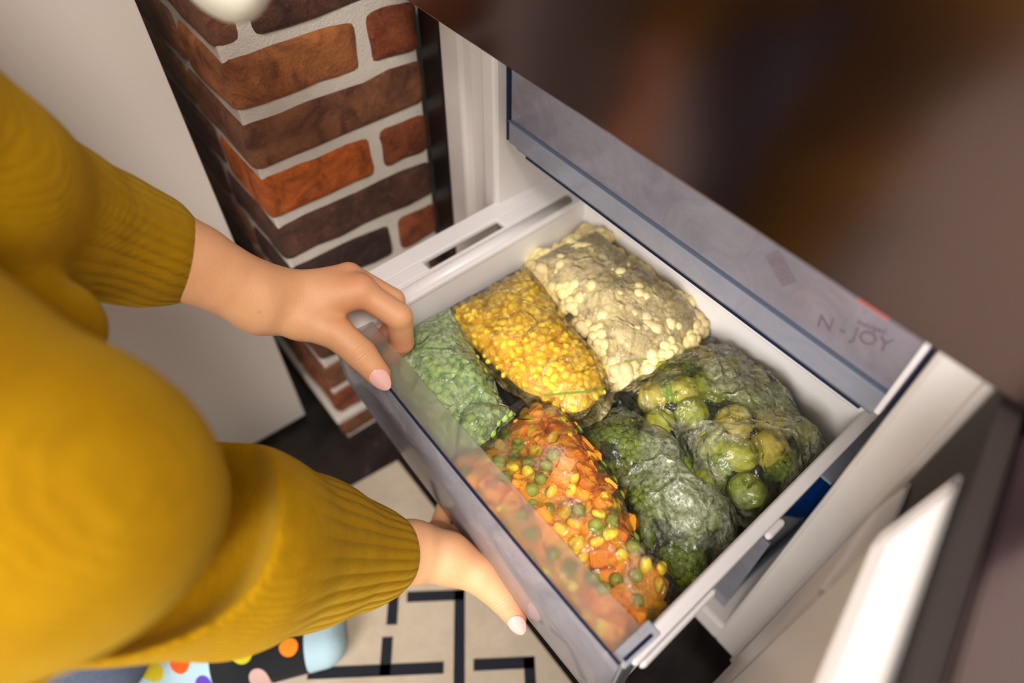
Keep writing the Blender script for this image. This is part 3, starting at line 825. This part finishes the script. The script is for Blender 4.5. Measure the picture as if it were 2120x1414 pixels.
def strip(name, pts, wd, th, mat, parent=None):
    bm = bmesh.new(); rows = []
    P_ = [Vector(p) for p in pts]
    for i, p in enumerate(P_):
        d = (P_[min(i+1, len(P_)-1)]-P_[max(i-1, 0)]).normalized(); n = Vector((-d.y, d.x, 0)).normalized()*wd
        rows.append([bm.verts.new(q) for q in (p-n, p+n, p+n+Vector((0, 0, th)), p-n+Vector((0, 0, th)))])
    for a, b in zip(rows, rows[1:]):
        for j in range(4): bm.faces.new((a[j], a[(j+1) % 4], b[(j+1) % 4], b[j]))
    bm.faces.new(rows[0]); bm.faces.new(rows[-1][::-1]); bmesh.ops.recalc_face_normals(bm, faces=bm.faces)
    return bm2(name, bm, mat, parent)
zz = [atz(a, b, 0.404) for a, b in ((1128, 802), (1170, 812), (1215, 806), (1250, 788))]
strip('zip_seal', [Vector((p[0], p[1], B.top(p[0], p[1])+0.0025)) for p in zz], 0.0009, 0.0012, M['zip'], cbag)

# pea bags
peap = [(838, 592), (880, 588), (925, 604), (960, 668), (1000, 740), (1035, 820), (1000, 850), (950, 900), (900, 920), (830, 850), (765, 750), (780, 660)]
B = Bag(peap, 0.400, 0.406, 0.380, (0, 0), 3.0, 0.006, 3)
for p in scatter(B, 260, 0.0064, 0.0042, 0.93, 20000, 6):
    put('pea', FPEA, p, 'pale frosted pea inside the larger pea bag', 'pea', 'peas in the larger pea bag')
o = Bag(peap, 0.400, 0.400, 0.372, (0, 0), 3.0, 0.006, 3).mesh('loose_peas', M['mass_pea'], 0, 0.92, 0, None, 0.002, 140, 40)
tag(o, 'packed green peas beneath the top ones in the larger pea bag', 'peas', kind='stuff')
o = B.mesh('pea_bag', M['film_pea'], 0.0016, 1.0, 0.005, None, 0.0014)
tag(o, 'frosted bag of green peas behind the gripping fingers, left of the corn', 'bag')
pea2 = [(955, 835), (1000, 820), (1062, 835), (1035, 868), (1005, 905), (975, 925), (945, 905), (940, 870)]
B = Bag(pea2, 0.400, 0.402, 0.384, (0, 0), 3.0, 0.003, 7)
for p in scatter(B, 60, 0.0064, 0.0040, 0.92, 3000, 8):
    put('pea', FPEA, p, 'pale frosted pea inside the small pea bag', 'pea', 'peas in the small pea bag')
o = Bag(pea2, 0.400, 0.397, 0.378, (0, 0), 3.0, 0.003, 7).mesh('loose_peas', M['mass_pea'], 0, 0.9, 0, None, 0.002, 80, 20)
tag(o, 'packed green peas beneath the top ones in the small pea bag', 'peas', kind='stuff')
o = B.mesh('pea_bag', M['film_pea'], 0.0016, 1.0, 0.004, None, 0.0010, 120, 40)
tag(o, 'small frosted bag of peas wedged between corn bag and carrot mix bag', 'bag')

# cauliflower bag
caup = [(1080, 505), (1130, 455), (1190, 440), (1270, 480), (1360, 545), (1445, 615), (1450, 660), (1400, 705), (1290, 755), (1240, 700), (1180, 630), (1120, 565)]
B = Bag(caup, 0.400, 0.412, 0.375, (0.0, 0.0), 3.2, 0.006, 9)
grp = []
for p in scatter(B, 70, 0.0172, 0.0143, 0.93, 9000, 9):
    grp.append(put('cauliflower_floret', RND.choice(CAUL), p, 'small pale cauliflower floret inside its hazy bag', 'cauliflower', 'cauliflower florets in the bag', 1.3, rot=(RND.uniform(-.6, .6), RND.uniform(-.6, .6), RND.uniform(0, 6.3))))
ordered(grp, 'pale cauliflower floret', 0.02)
o = Bag(caup, 0.400, 0.388, 0.362, (0, 0), 3.2, 0.006, 9).mesh('loose_cauliflower', M['mass_caul'], 0, 0.9, 0, None, 0.004, 120, 30)
tag(o, 'packed cauliflower pieces beneath the top florets in the hazy bag', 'cauliflower', kind='stuff')
cbag = B.mesh('cauliflower_bag', M['film_caul'], 0.0020, 1.0, 0.004, None, 0.0016)
tag(cbag, 'hazy zip bag of cauliflower at the back of the drawer', 'bag')
zz = [atz(a, b, 0.392) for a, b in ((1292, 752), (1345, 738), (1405, 708), (1452, 650))]
strip('zip_seal', [Vector((p[0], p[1], B.top(p[0], p[1])+0.0025)) for p in zz], 0.0014, 0.0012, M['zip'], cbag)

# brussels sprouts and broccoli, right back
spp = [(1288, 792), (1350, 745), (1432, 700), (1530, 692), (1590, 735), (1645, 800), (1678, 860), (1725, 905), (1715, 950), (1640, 1010), (1590, 1062), (1530, 1030), (1450, 960), (1400, 880), (1340, 840)]
B = Bag(spp, 0.395, 0.405, 0.370, (0.0, 0.0), 3.0, 0.012, 12)
grp = []
for i, p in enumerate(scatter(B, 34, 0.0235, 0.0155, 0.92, 5000, 10)):
    grp.append(put('brussels_sprout', SPR, p, 'yellow-green brussels sprout inside the back right bag', 'sprout', 'sprouts in the back right bag', 0.95))
ordered(grp, 'brussels sprout in the bag', 0.03)
grp = []
for i, p in enumerate(scatter(B, 8, 0.040, 0.018, 0.8, 3000, 31)):
    grp.append(put('broccoli_floret', RND.choice(BROC), p, 'dark green broccoli floret among the brussels sprouts', 'broccoli', 'broccoli florets among the sprouts', 0.72, rot=(RND.uniform(-.5, .5), RND.uniform(-.5, .5), RND.uniform(0, 6.3))))
ordered(grp, 'broccoli among sprouts', 0.04)
grp = []
p = atz(1560, 1015, 0.398)
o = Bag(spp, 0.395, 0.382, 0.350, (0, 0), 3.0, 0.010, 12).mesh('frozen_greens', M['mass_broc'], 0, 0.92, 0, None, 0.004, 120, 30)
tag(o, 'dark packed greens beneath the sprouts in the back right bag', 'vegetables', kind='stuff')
o = B.mesh('brussels_sprout_bag', M['film_spr'], 0.0025, 1.0, 0.010, None, 0.0034)
tag(o, 'large creased clear bag of brussels sprouts at the back right of the drawer', 'bag')

# broccoli bag, middle right
brp = [(1195, 880), (1240, 845), (1290, 822), (1360, 850), (1410, 895), (1445, 965), (1520, 1010), (1545, 1060), (1530, 1120), (1480, 1165), (1430, 1180), (1350, 1145), (1310, 1060), (1265, 960)]
B = Bag(brp, 0.395, 0.398, 0.365, (0.0, 0.0), 3.0, 0.010, 14)
for i, p in enumerate(scatter(B, 16, 0.030, 0.024, 0.88, 4000, 14)):
    grp.append(put('broccoli_floret', RND.choice(BROC), p, 'dark green broccoli floret inside the frost speckled bag', 'broccoli', 'broccoli florets in the middle bag', 0.95, rot=(RND.uniform(-.5, .5), RND.uniform(-.5, .5), RND.uniform(0, 6.3))))
ordered(grp, 'broccoli in frosty bag', 0.03)
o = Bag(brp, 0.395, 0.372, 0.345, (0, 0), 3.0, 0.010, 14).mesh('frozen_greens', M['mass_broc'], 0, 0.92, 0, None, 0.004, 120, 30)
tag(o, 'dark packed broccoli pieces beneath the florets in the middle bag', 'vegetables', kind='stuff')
o = B.mesh('broccoli_bag', M['film_broc'], 0.0022, 1.0, 0.010, None, 0.0026)
tag(o, 'frost speckled clear bag of broccoli between carrot mix and sprouts', 'bag')

# ================================================================== PERSON
def skin():
    t = NT('skin'); co_ = t.coord()
    n = t.noise(co_, 24, 4, 0.6); n2 = t.noise(co_, 900, 3, 0.6)
    c = t.mixc(n, s2l((214, 150, 104)), s2l((234, 180, 134)))
    sp = t.ramp(t.noise(co_, 90, 2, 0.4), [(0.77, (0, 0, 0)), (0.80, (0.35, 0.35, 0.35))])
    c = t.mixc(sp, c, s2l((176, 104, 66)))
    red = t.n('ShaderNodeAttribute', attribute_name='flush').outputs['Fac']
    c = t.mixc(t.math('MULTIPLY', red, 0.6), c, s2l((216, 112, 84)))
    cr = t.n('ShaderNodeAttribute', attribute_name='crease').outputs['Vector']
    sx = t.n('ShaderNodeSeparateXYZ'); t.l(cr, sx.inputs[0])
    h = None
    for k in (-0.0042, -0.0014, 0.0010, 0.0038):
        d = t.math('DIVIDE', t.math('ADD', t.math('SUBTRACT', sx.outputs[0], k), t.math('MULTIPLY', t.math('SUBTRACT', t.noise(co_, 120, 2), 0.5), 0.003)), 0.00045)
        g = t.math('POWER', 2.718, t.math('MULTIPLY', t.math('MULTIPLY', d, d), -1.0)); h = g if h is None else t.math('ADD', h, g)
    h = t.math('MULTIPLY', t.math('MULTIPLY', h, sx.outputs[1]), -1.0)
    b = t.n('ShaderNodeBsdfPrincipled'); t.l(c, b.inputs['Base Color']); b.inputs['Roughness'].default_value = 0.44
    b.inputs['Subsurface Weight'].default_value = 0.15; b.inputs['Subsurface Radius'].default_value = (1.0, 0.35, 0.2)
    b.inputs['Subsurface Scale'].default_value = 0.006
    t.l(t.bump(h, 0.0007, 1.0, t.bump(n2, 0.0005, 0.7)), b.inputs['Normal']); return t.done(b.outputs[0])
M['skin'] = skin()
per = thing('person', 'person in mustard knit sweater, jeans and dotted socks gripping the open drawer', 'person', (-0.42, -0.15, 0))
L0 = Vector(per.location)
def chain(*js): return [(js[i][0], js[i+1][0], js[i][1], js[i+1][1]) for i in range(len(js)-1)]
A_ = lambda px, py, z, r: (atz(px, py, z), r)
D_ = lambda px, py, d, r: (atd(px, py, d), r)
# left hand (upper in the picture): wrist, palm fan, fingers over the ledge, thumb on the plate
wr = D_(547, 620, 0.545, 0.0250)
fore = [D_(250, 475, 0.47, 0.034), D_(400, 545, 0.51, 0.0295), wr]
m2 = D_(745, 602, 0.560, 0.0115); m3 = D_(722, 572, 0.572, 0.0115); m4 = D_(715, 572, 0.592, 0.0108); m5 = D_(700, 580, 0.607, 0.010)
wA = D_(585, 612, 0.552, 0.017); wB = D_(600, 640, 0.560, 0.017); wC = D_(590, 620, 0.568, 0.015)
thC = D_(622, 660, 0.553, 0.0155); thM = D_(698, 690, 0.556, 0.0138); thI = D_(747, 733, 0.556, 0.0128); thT = D_(783, 775, 0.560, 0.0104)
palm = [(wr[0], wA[0], wr[1], wA[1]), (wr[0], wB[0], wr[1], wB[1]), (wA[0], m2[0], 0.0155, m2[1]), (wA[0], m3[0], 0.0155, m3[1]), (wC[0], m4[0], 0.0145, m4[1]), (wC[0], m5[0], 0.0145, m5[1]),
        (wB[0], m2[0], 0.014, 0.0095), (wB[0], thC[0], 0.016, thC[1]), (thC[0], m2[0], 0.0125, 0.0075)]
i2 = chain(m2, D_(825, 655, 0.566, 0.0116), D_(833, 708, 0.592, 0.0102), D_(808, 740, 0.606, 0.0078))
i3 = chain(m3, D_(812, 622, 0.580, 0.0108), D_(824, 675, 0.604, 0.0094), D_(790, 700, 0.622, 0.0078))
i4 = chain(m4, D_(798, 612, 0.603, 0.0088), D_(808, 655, 0.622, 0.0076), D_(780, 690, 0.634, 0.0064))
i5 = chain(m5, D_(770, 605, 0.618, 0.0078), D_(780, 640, 0.632, 0.0068), D_(765, 668, 0.640, 0.0058))
th = chain(thC, thM, thI, thT)
PH, FH = sdf_mesh([(chain(*fore), 0.004, 0), (palm, 0.012, 0.012), (i2, 0.0015, 0.004), (i3, 0.0015, 0.0025), (i4, 0.0015, 0.0025), (i5, 0.0015, 0.0025), (th, 0.002, 0.006)], 0.0014)
PH = relax(PH, FH, 3)
# right hand (lower): palm under the plate edge, thumb along the plate
wr2 = D_(852, 1143, 0.566, 0.0215)
fore2 = [D_(650, 1130, 0.515, 0.031), D_(760, 1140, 0.542, 0.026), wr2]
tC = D_(925, 1155, 0.575, 0.0185); tM = D_(995, 1190, 0.574, 0.0165); tI = D_(1041, 1238, 0.572, 0.0125); tT = D_(1068, 1280, 0.571, 0.0092)
k2 = D_(985, 1190, 0.600, 0.012); k3 = D_(965, 1160, 0.622, 0.012); k4 = D_(940, 1125, 0.635, 0.0115); k5 = D_(908, 1100, 0.638, 0.0105)
def fwd(p, dx, dy, dz, r): return (p[0]+np.array([dx, dy, dz]), r)
f2 = chain(k2, fwd(k2, -0.010, 0.024, -0.016, 0.0092), fwd(k2, -0.018, 0.048, -0.006, 0.0082), fwd(k2, -0.024, 0.064, 0.004, 0.0068))
f3 = chain(k3, fwd(k3, -0.012, 0.030, -0.010, 0.0094), fwd(k3, -0.020, 0.054, -0.003, 0.0082), fwd(k3, -0.026, 0.072, 0.004, 0.0068))
f4 = chain(k4, fwd(k4, -0.014, 0.028, -0.006, 0.0090), fwd(k4, -0.022, 0.050, -0.001, 0.0078), fwd(k4, -0.028, 0.066, 0.004, 0.0064))
f5 = chain(k5, fwd(k5, -0.016, 0.018, -0.001, 0.0082), fwd(k5, -0.024, 0.030, 0.0, 0.0070), fwd(k5, -0.030, 0.040, 0.003, 0.0060))
palm2 = [(wr2[0], tC[0], wr2[1], tC[1]), (tC[0], k2[0], 0.017, k2[1]), (wr2[0], k3[0], 0.0195, k3[1]), (wr2[0], k4[0], 0.019, k4[1]), (wr2[0], k5[0], 0.018, k5[1]), (tC[0], k3[0], 0.016, 0.012)]
P2, F2 = sdf_mesh([(chain(*fore2), 0.004, 0), (palm2, 0.012, 0.012), (f2, 0.0015, 0.004), (f3, 0.0015, 0.0025), (f4, 0.0015, 0.0025), (f5, 0.0015, 0.0025), (chain(tC, tM, tI, tT), 0.002, 0.008)], 0.0014)
P2 = relax(P2, F2, 3)
# hidden core of the body: arms inside the sleeves, trunk, neck, head, legs (one coarser surface joined on)
def V3(*a): return np.array(a, float)
shL = V3(-0.50, -0.14, 1.02); shR = V3(-0.36, -0.36, 0.98)
elL = atd(-250, 260, 0.34); elR = atd(60, 1185, 0.345)
pel = V3(-0.49, -0.30, 0.68)
hips = [V3(-0.53, -0.23, 0.64), V3(-0.44, -0.37, 0.64)]
foot_h = [V3(-0.425, -0.215, 0.075), V3(-0.33, -0.40, 0.075)]
knees = [V3(-0.47, -0.20, 0.36), V3(-0.37, -0.38, 0.36)]
body = [(elL, fore[0][0], 0.040, 0.034), (shL, elL, 0.045, 0.040), (elR, fore2[0][0], 0.022, 0.028), (shR, elR, 0.045, 0.040),
        (pel, V3(-0.46, -0.27, 0.98), 0.10, 0.11), (shL, shR, 0.05, 0.05), (V3(-0.44, -0.26, 1.05), V3(-0.40, -0.21, 1.13), 0.045, 0.042)]
for i in range(2):
    body += [(hips[i], knees[i], 0.072, 0.050), (knees[i], foot_h[i], 0.046, 0.033)]
head = [(V3(-0.385, -0.185, 1.21), V3(-0.365, -0.165, 1.24), 0.078, 0.076), (V3(-0.35, -0.155, 1.17), V3(-0.335, -0.14, 1.17), 0.05, 0.04), (V3(-0.305, -0.115, 1.215), V3(-0.285, -0.095, 1.195), 0.008, 0.011)]
PB, FB = sdf_mesh([(body, 0.02, 0), (head, 0.03, 0.02)], 0.006)
PB = relax(PB, FB, 2)
allP = np.concatenate([PH, P2, PB]); allF = np.concatenate([FH, F2+len(PH), FB+len(PH)+len(P2)])
me = np_mesh('body', allP-np.array(L0), allF)
cr_ = np.zeros((len(allP), 3)); fl_ = np.zeros(len(allP)); toc = np.array([0, 0, H])-allP; toc /= np.linalg.norm(toc, axis=1)[:, None]
for jt, nx_, amp in ((thI[0], thT[0], 1.0), (tI[0], tT[0], 0.9)):
    d_ = nx_-jt; d_ /= np.linalg.norm(d_); q_ = allP-jt; dist = np.linalg.norm(q_, axis=1); use = dist < 0.017
    cr_[use, 0] = (q_ @ d_)[use]+0.002; rad_ = q_-np.outer(q_ @ d_, d_); up_ = (np.array([0, 0, H])-jt); up_ /= np.linalg.norm(up_)
    cr_[use, 1] = (amp*np.clip((rad_ @ up_)/0.010, 0, 1)*np.clip((0.015-dist)/0.005, 0, 1))[use]
for p_, rr_ in ((m2[0], 0.016), (m3[0], 0.016), (thT[0], 0.013), (tT[0], 0.013), (i2[1][1], 0.018), (i3[2][1], 0.03), (i2[2][1], 0.014), (k2[0], 0.014)):
    fl_ = np.maximum(fl_, np.exp(-(np.linalg.norm(allP-p_, axis=1)/rr_)**2)*0.8)
me.attributes.new('crease', 'FLOAT_VECTOR', 'POINT').data.foreach_set('vector', cr_.ravel())
me.attributes.new('flush', 'FLOAT', 'POINT').data.foreach_set('value', fl_)
o = link('body', me, M['skin'], per, True)
o['label'] = 'bare hands and forearms'
# nails
M['nail'] = plain('pink_nail_polish', (238, 186, 176), 0.12, 0.02)
def nail(tip, base, r, up, name, wdt, ln):
    tip, base = np.array(tip), np.array(base); d = tip-base; d /= np.linalg.norm(d)
    up = np.array(up, float); up -= d*(up @ d); up /= np.linalg.norm(up); s = np.cross(d, up)
    bm = bmesh.new(); bmesh.ops.create_uvsphere(bm, u_segments=24, v_segments=16, radius=1)
    for v in bm.verts:
        a, b, c_ = v.co
        q = tip + d*(a*ln+0.0035) + s*(b*wdt*(1-0.12*a)) + up*(c_*0.0013 + r*(0.99-0.34*b*b) - 0.0016*a - 0.0012*a*a*(1 if a > 0 else 0.3))
        v.co = Vector(q)-L0
    bm2(name, bm, M['nail'], per, True)
toC = lambda p: (np.array([0, 0, H])-p)/np.linalg.norm(np.array([0, 0, H])-p)
nail(thT[0], thI[0], 0.0092, toC(thT[0]) + np.array([0.15, -0.25, 0]), 'fingernail', 0.0078, 0.0112)
nail(tT[0], tI[0], 0.0092, toC(tT[0]) + np.array([0.0, -0.3, 0]), 'fingernail', 0.0072, 0.0092)

# sweater
def knit():
    t = NT('mustard_knit'); at_ = t.n('ShaderNodeAttribute', attribute_name='arm')
    sx = t.n('ShaderNodeSeparateXYZ'); t.l(at_.outputs['Vector'], sx.inputs[0])
    an = t.math('ARCTAN2', sx.outputs[2], sx.outputs[1])
    co_ = t.coord()
    wob = t.math('MULTIPLY', t.math('SUBTRACT', t.noise(co_, 14, 2), 0.5), 1.4)
    rib = t.math('SINE', t.math('MULTIPLY_ADD', an, 30.0, wob))
    rb = t.math('POWER', t.math('MULTIPLY_ADD', rib, 0.5, 0.5), 0.45)
    cuff = t.n('ShaderNodeAttribute', attribute_name='cuff').outputs['Fac']
    fz = t.noise(co_, 420, 4, 0.7)
    st = t.n('ShaderNodeTexWave', wave_type='BANDS', bands_direction='DIAGONAL'); st.inputs['Scale'].default_value = 110; st.inputs['Distortion'].default_value = 3
    t.l(co_, st.inputs['Vector'])
    h = t.math('ADD', t.math('MULTIPLY', t.math('MULTIPLY', rb, cuff), 0.0022), t.math('ADD', t.math('MULTIPLY', fz, 0.0007), t.math('MULTIPLY', st.outputs['Fac'], 0.0003)))
    nm = t.bump(h, 1.0, 0.9)
    c = t.mixc(t.noise(co_, 60, 3), s2l((146, 104, 2)), s2l((170, 127, 6)))
    b = t.n('ShaderNodeBsdfPrincipled'); t.l(c, b.inputs['Base Color']); b.inputs['Roughness'].default_value = 0.95
    b.inputs['Sheen Weight'].default_value = 0.25; b.inputs['Sheen Tint'].default_value = s2l((255, 220, 90))
    b.inputs['Specular IOR Level'].default_value = 0.1
    t.l(nm, b.inputs['Normal']); return t.done(b.outputs[0])
slL = [D_(-300, 250, 0.32, 0.060), D_(-80, 385, 0.365, 0.058), D_(90, 442, 0.42, 0.0465), D_(215, 487, 0.465, 0.0435), D_(300, 518, 0.49, 0.0405), D_(352, 545, 0.51, 0.0300)]
slR = [D_(-150, 1330, 0.30, 0.045), D_(80, 1188, 0.34, 0.047), D_(280, 1122, 0.385, 0.0630), D_(480, 1133, 0.44, 0.0650), D_(640, 1142, 0.500, 0.0535), D_(750, 1150, 0.536, 0.0405), D_(788, 1150, 0.547, 0.0325)]
tor = [(atd(-60, 1040, 0.270), atd(155, 1040, 0.275), 0.0570, 0.0570), (atd(-60, 1030, 0.27), V3(-0.40, -0.22, 0.78), 0.075, 0.12), (V3(-0.40, -0.22, 0.78), V3(-0.42, -0.26, 1.0), 0.12, 0.12),
       (atd(-250, 600, 0.36), atd(105, 680, 0.38), 0.050, 0.0285),
       (shL, shR, 0.062, 0.062), (shL, slL[0][0], 0.062, 0.060), (shR, slR[0][0], 0.062, 0.045), (V3(-0.40, -0.22, 0.78), V3(-0.47, -0.28, 0.68), 0.12, 0.12)]
def surf(px, py, segs):
    """distance at which the sleeve is met, found by marching"""
    d = _ray(px, py)/FPX; t = 0.2
    for _ in range(80):
        p = d*t+np.array([0, 0, H]); m_ = 9
        for a, b, ra, rb in segs:
            q = b-a; u = min(max((p-a) @ q/(q @ q), 0), 1); m_ = min(m_, np.linalg.norm(p-a-q*u)-(ra+(rb-ra)*u))
        if m_ < 5e-4: return t
        t += m_/np.linalg.norm(d)
        if t > 0.7: break
    return None
gro = []; last = 0.40
pth = catmull([(445, 800), (508, 950), (522, 1060), (482, 1180), (376, 1262), (212, 1308), (20, 1330)], 3)[:19]
js = []
for k, p in enumerate(pth):
    sd = surf(p[0], p[1], chain(*slR)); last = sd or last
    js.append((last, p))
for dd, rr, sh in ((0.003, 0.0125, 0), (0.014, 0.0130, 0), (0.024, 0.0125, 8), (0.033, 0.011, 14)):
    gro += chain(*[D_(p[0]+sh*(100-p[0])/math.hypot(p[0]-100, p[1]-1030), p[1]+sh*(1030-p[1])/math.hypot(p[0]-100, p[1]-1030), q+dd, rr) for q, p in js])
PS, FS = sdf_mesh([(chain(*slR), 0.010, 0), (gro, 0.004, -0.006), (tor, 0.02, 0.002), (chain(*slL), 0.010, 0.012)], 0.0034, 0.02)
PS = relax(PS, FS, 5)
me = np_mesh('sweater', PS-np.array(L0), FS)
def arm_frame(j0, j1):
    a = j1-j0; L = np.linalg.norm(a); a /= L; u = np.cross(a, [0, 0, 1.0]); u /= np.linalg.norm(u); return j0, a, u, np.cross(a, u), L
fL = arm_frame(slL[2][0], slL[5][0]); fR = arm_frame(slR[3][0], slR[6][0])
def loc(f, P): q = P-f[0]; return np.stack([q @ f[1], q @ f[2], q @ f[3]], 1)
qL, qR = loc(fL, PS), loc(fR, PS)
dL = np.linalg.norm(PS-slL[3][0], axis=1); dR = np.linalg.norm(PS-slR[5][0], axis=1)
useL = dL < dR
at1 = me.attributes.new('arm', 'FLOAT_VECTOR', 'POINT'); q = np.where(useL[:, None], qL, qR); at1.data.foreach_set('vector', q.ravel())
at2 = me.attributes.new('cuff', 'FLOAT', 'POINT')
lenL, lenR = fL[4], fR[4]
cf = np.where(useL, np.clip((qL[:, 0]+0.02)/0.04, 0, 1)*(dL < 0.13), np.clip((qR[:, 0]-0.01)/0.03, 0, 1)*(dR < 0.13))
at2.data.foreach_set('value', cf.astype(float))
sw = link('sweater', me, knit(), per, True); sw['label'] = 'mustard yellow knit sweater with ribbed cuffs'

# jeans
jn = []
for i in range(2):
    jn += [(hips[i], knees[i], 0.088, 0.072), (knees[i], foot_h[i]+V3(0, 0, 0.055), 0.068, 0.060)]
PJ, FJ = sdf_mesh([(jn, 0.01, 0)], 0.005, 0.02); PJ = relax(PJ, FJ, 2)
t = NT('denim'); co_ = t.coord(); n = t.noise(co_, 300, 5, 0.8); n1 = t.noise(co_, 10, 4)
dc = t.mixc(n, s2l((54, 68, 96)), s2l((126, 140, 164))); dc = t.mixc(t.math('MULTIPLY', n1, 0.5), dc, s2l((84, 96, 124)))
link('jeans', np_mesh('jeans', PJ-np.array(L0), FJ), t.done(t.bsdf(dc, 0.9)), per, True)

# socks: blue cuff, black foot, blue toe, coloured dots
def sock(i, hx):
    a = foot_h[i]; d = V3(0.47, 0.883, 0)
    if i == 0: heel = V3(-0.413, -0.183, 0.038)
    else: heel = V3(-0.33, -0.395, 0.038)
    toe = heel + d*0.185 - V3(0, 0, 0.010); s = np.array([d[1], -d[0], 0])
    seg = [(a+V3(0, 0, 0.05), heel+V3(0, 0, 0.02), 0.039, 0.038), (heel, heel+d*0.09+V3(0, 0, 0.008), 0.036, 0.037), (heel+d*0.09+s*0.008, toe+s*0.008, 0.036, 0.026), (heel+d*0.09-s*0.012, toe-s*0.018, 0.034, 0.024)]
    P, F = sdf_mesh([(seg, 0.012, 0)], 0.003, 0.02); P = relax(P, F, 2); P[:, 2] = np.maximum(P[:, 2], 0.0085)
    q = P-heel; me = np_mesh('sock', P-np.array(L0), F)
    at_ = me.attributes.new('foot', 'FLOAT_VECTOR', 'POINT'); at_.data.foreach_set('vector', np.stack([q @ d, q @ s, q[:, 2]], 1).ravel())
    t = NT('dotted_sock_knit'); av = t.n('ShaderNodeAttribute', attribute_name='foot').outputs['Vector']
    sx = t.n('ShaderNodeSeparateXYZ'); t.l(av, sx.inputs[0])
    al = sx.outputs[0]
    blue = s2l((168, 196, 206)); blk = s2l((10, 12, 18))
    c = t.mixc(t.math('GREATER_THAN', al, 0.070), blue, blk)
    c = t.mixc(t.math('GREATER_THAN', al, 0.168), c, blue)
    dots = [(0.015, 0.02, (200, 182, 20)), (0.045, -0.012, (206, 196, 60)), (0.040, 0.014, (232, 84, 10)), (0.105, 0.016, (196, 188, 20)), (0.092, -0.020, (240, 120, 20)), (0.125, -0.006, (120, 50, 160)), (0.152, 0.013, (250, 130, 10)),
            (0.155, -0.030, (196, 160, 150)), (0.060, 0.038, (90, 60, 170)), (0.118, 0.040, (196, 160, 150)), (-0.01, 0.03, (232, 84, 10)), (0.02, 0.045, (60, 180, 190))]
    for (u, v, col) in dots:
        du = t.math('SUBTRACT', al, u); dv = t.math('SUBTRACT', sx.outputs[1], v)
        r2 = t.math('ADD', t.math('MULTIPLY', du, du), t.math('MULTIPLY', dv, dv))
        c = t.mixc(t.math('LESS_THAN', r2, 0.0098**2), c, s2l(col))
    link('sock', me, t.done(t.bsdf(c, 0.9, t.bump(t.noise(t.coord(), 600, 2), 0.0008))), per, True)
sock(0, 0); sock(1, 0)
# hair
PHr, FHr = sdf_mesh([([(V3(-0.40, -0.205, 1.235), V3(-0.385, -0.185, 1.26), 0.086, 0.080), (V3(-0.42, -0.23, 1.20), V3(-0.45, -0.30, 1.06), 0.06, 0.03)], 0.02, 0)], 0.006, 0.02)
link('hair', np_mesh('hair', PHr-np.array(L0), FHr), plain('brown_hair', (70, 44, 28), 0.5, 0.3, 40), per, True)
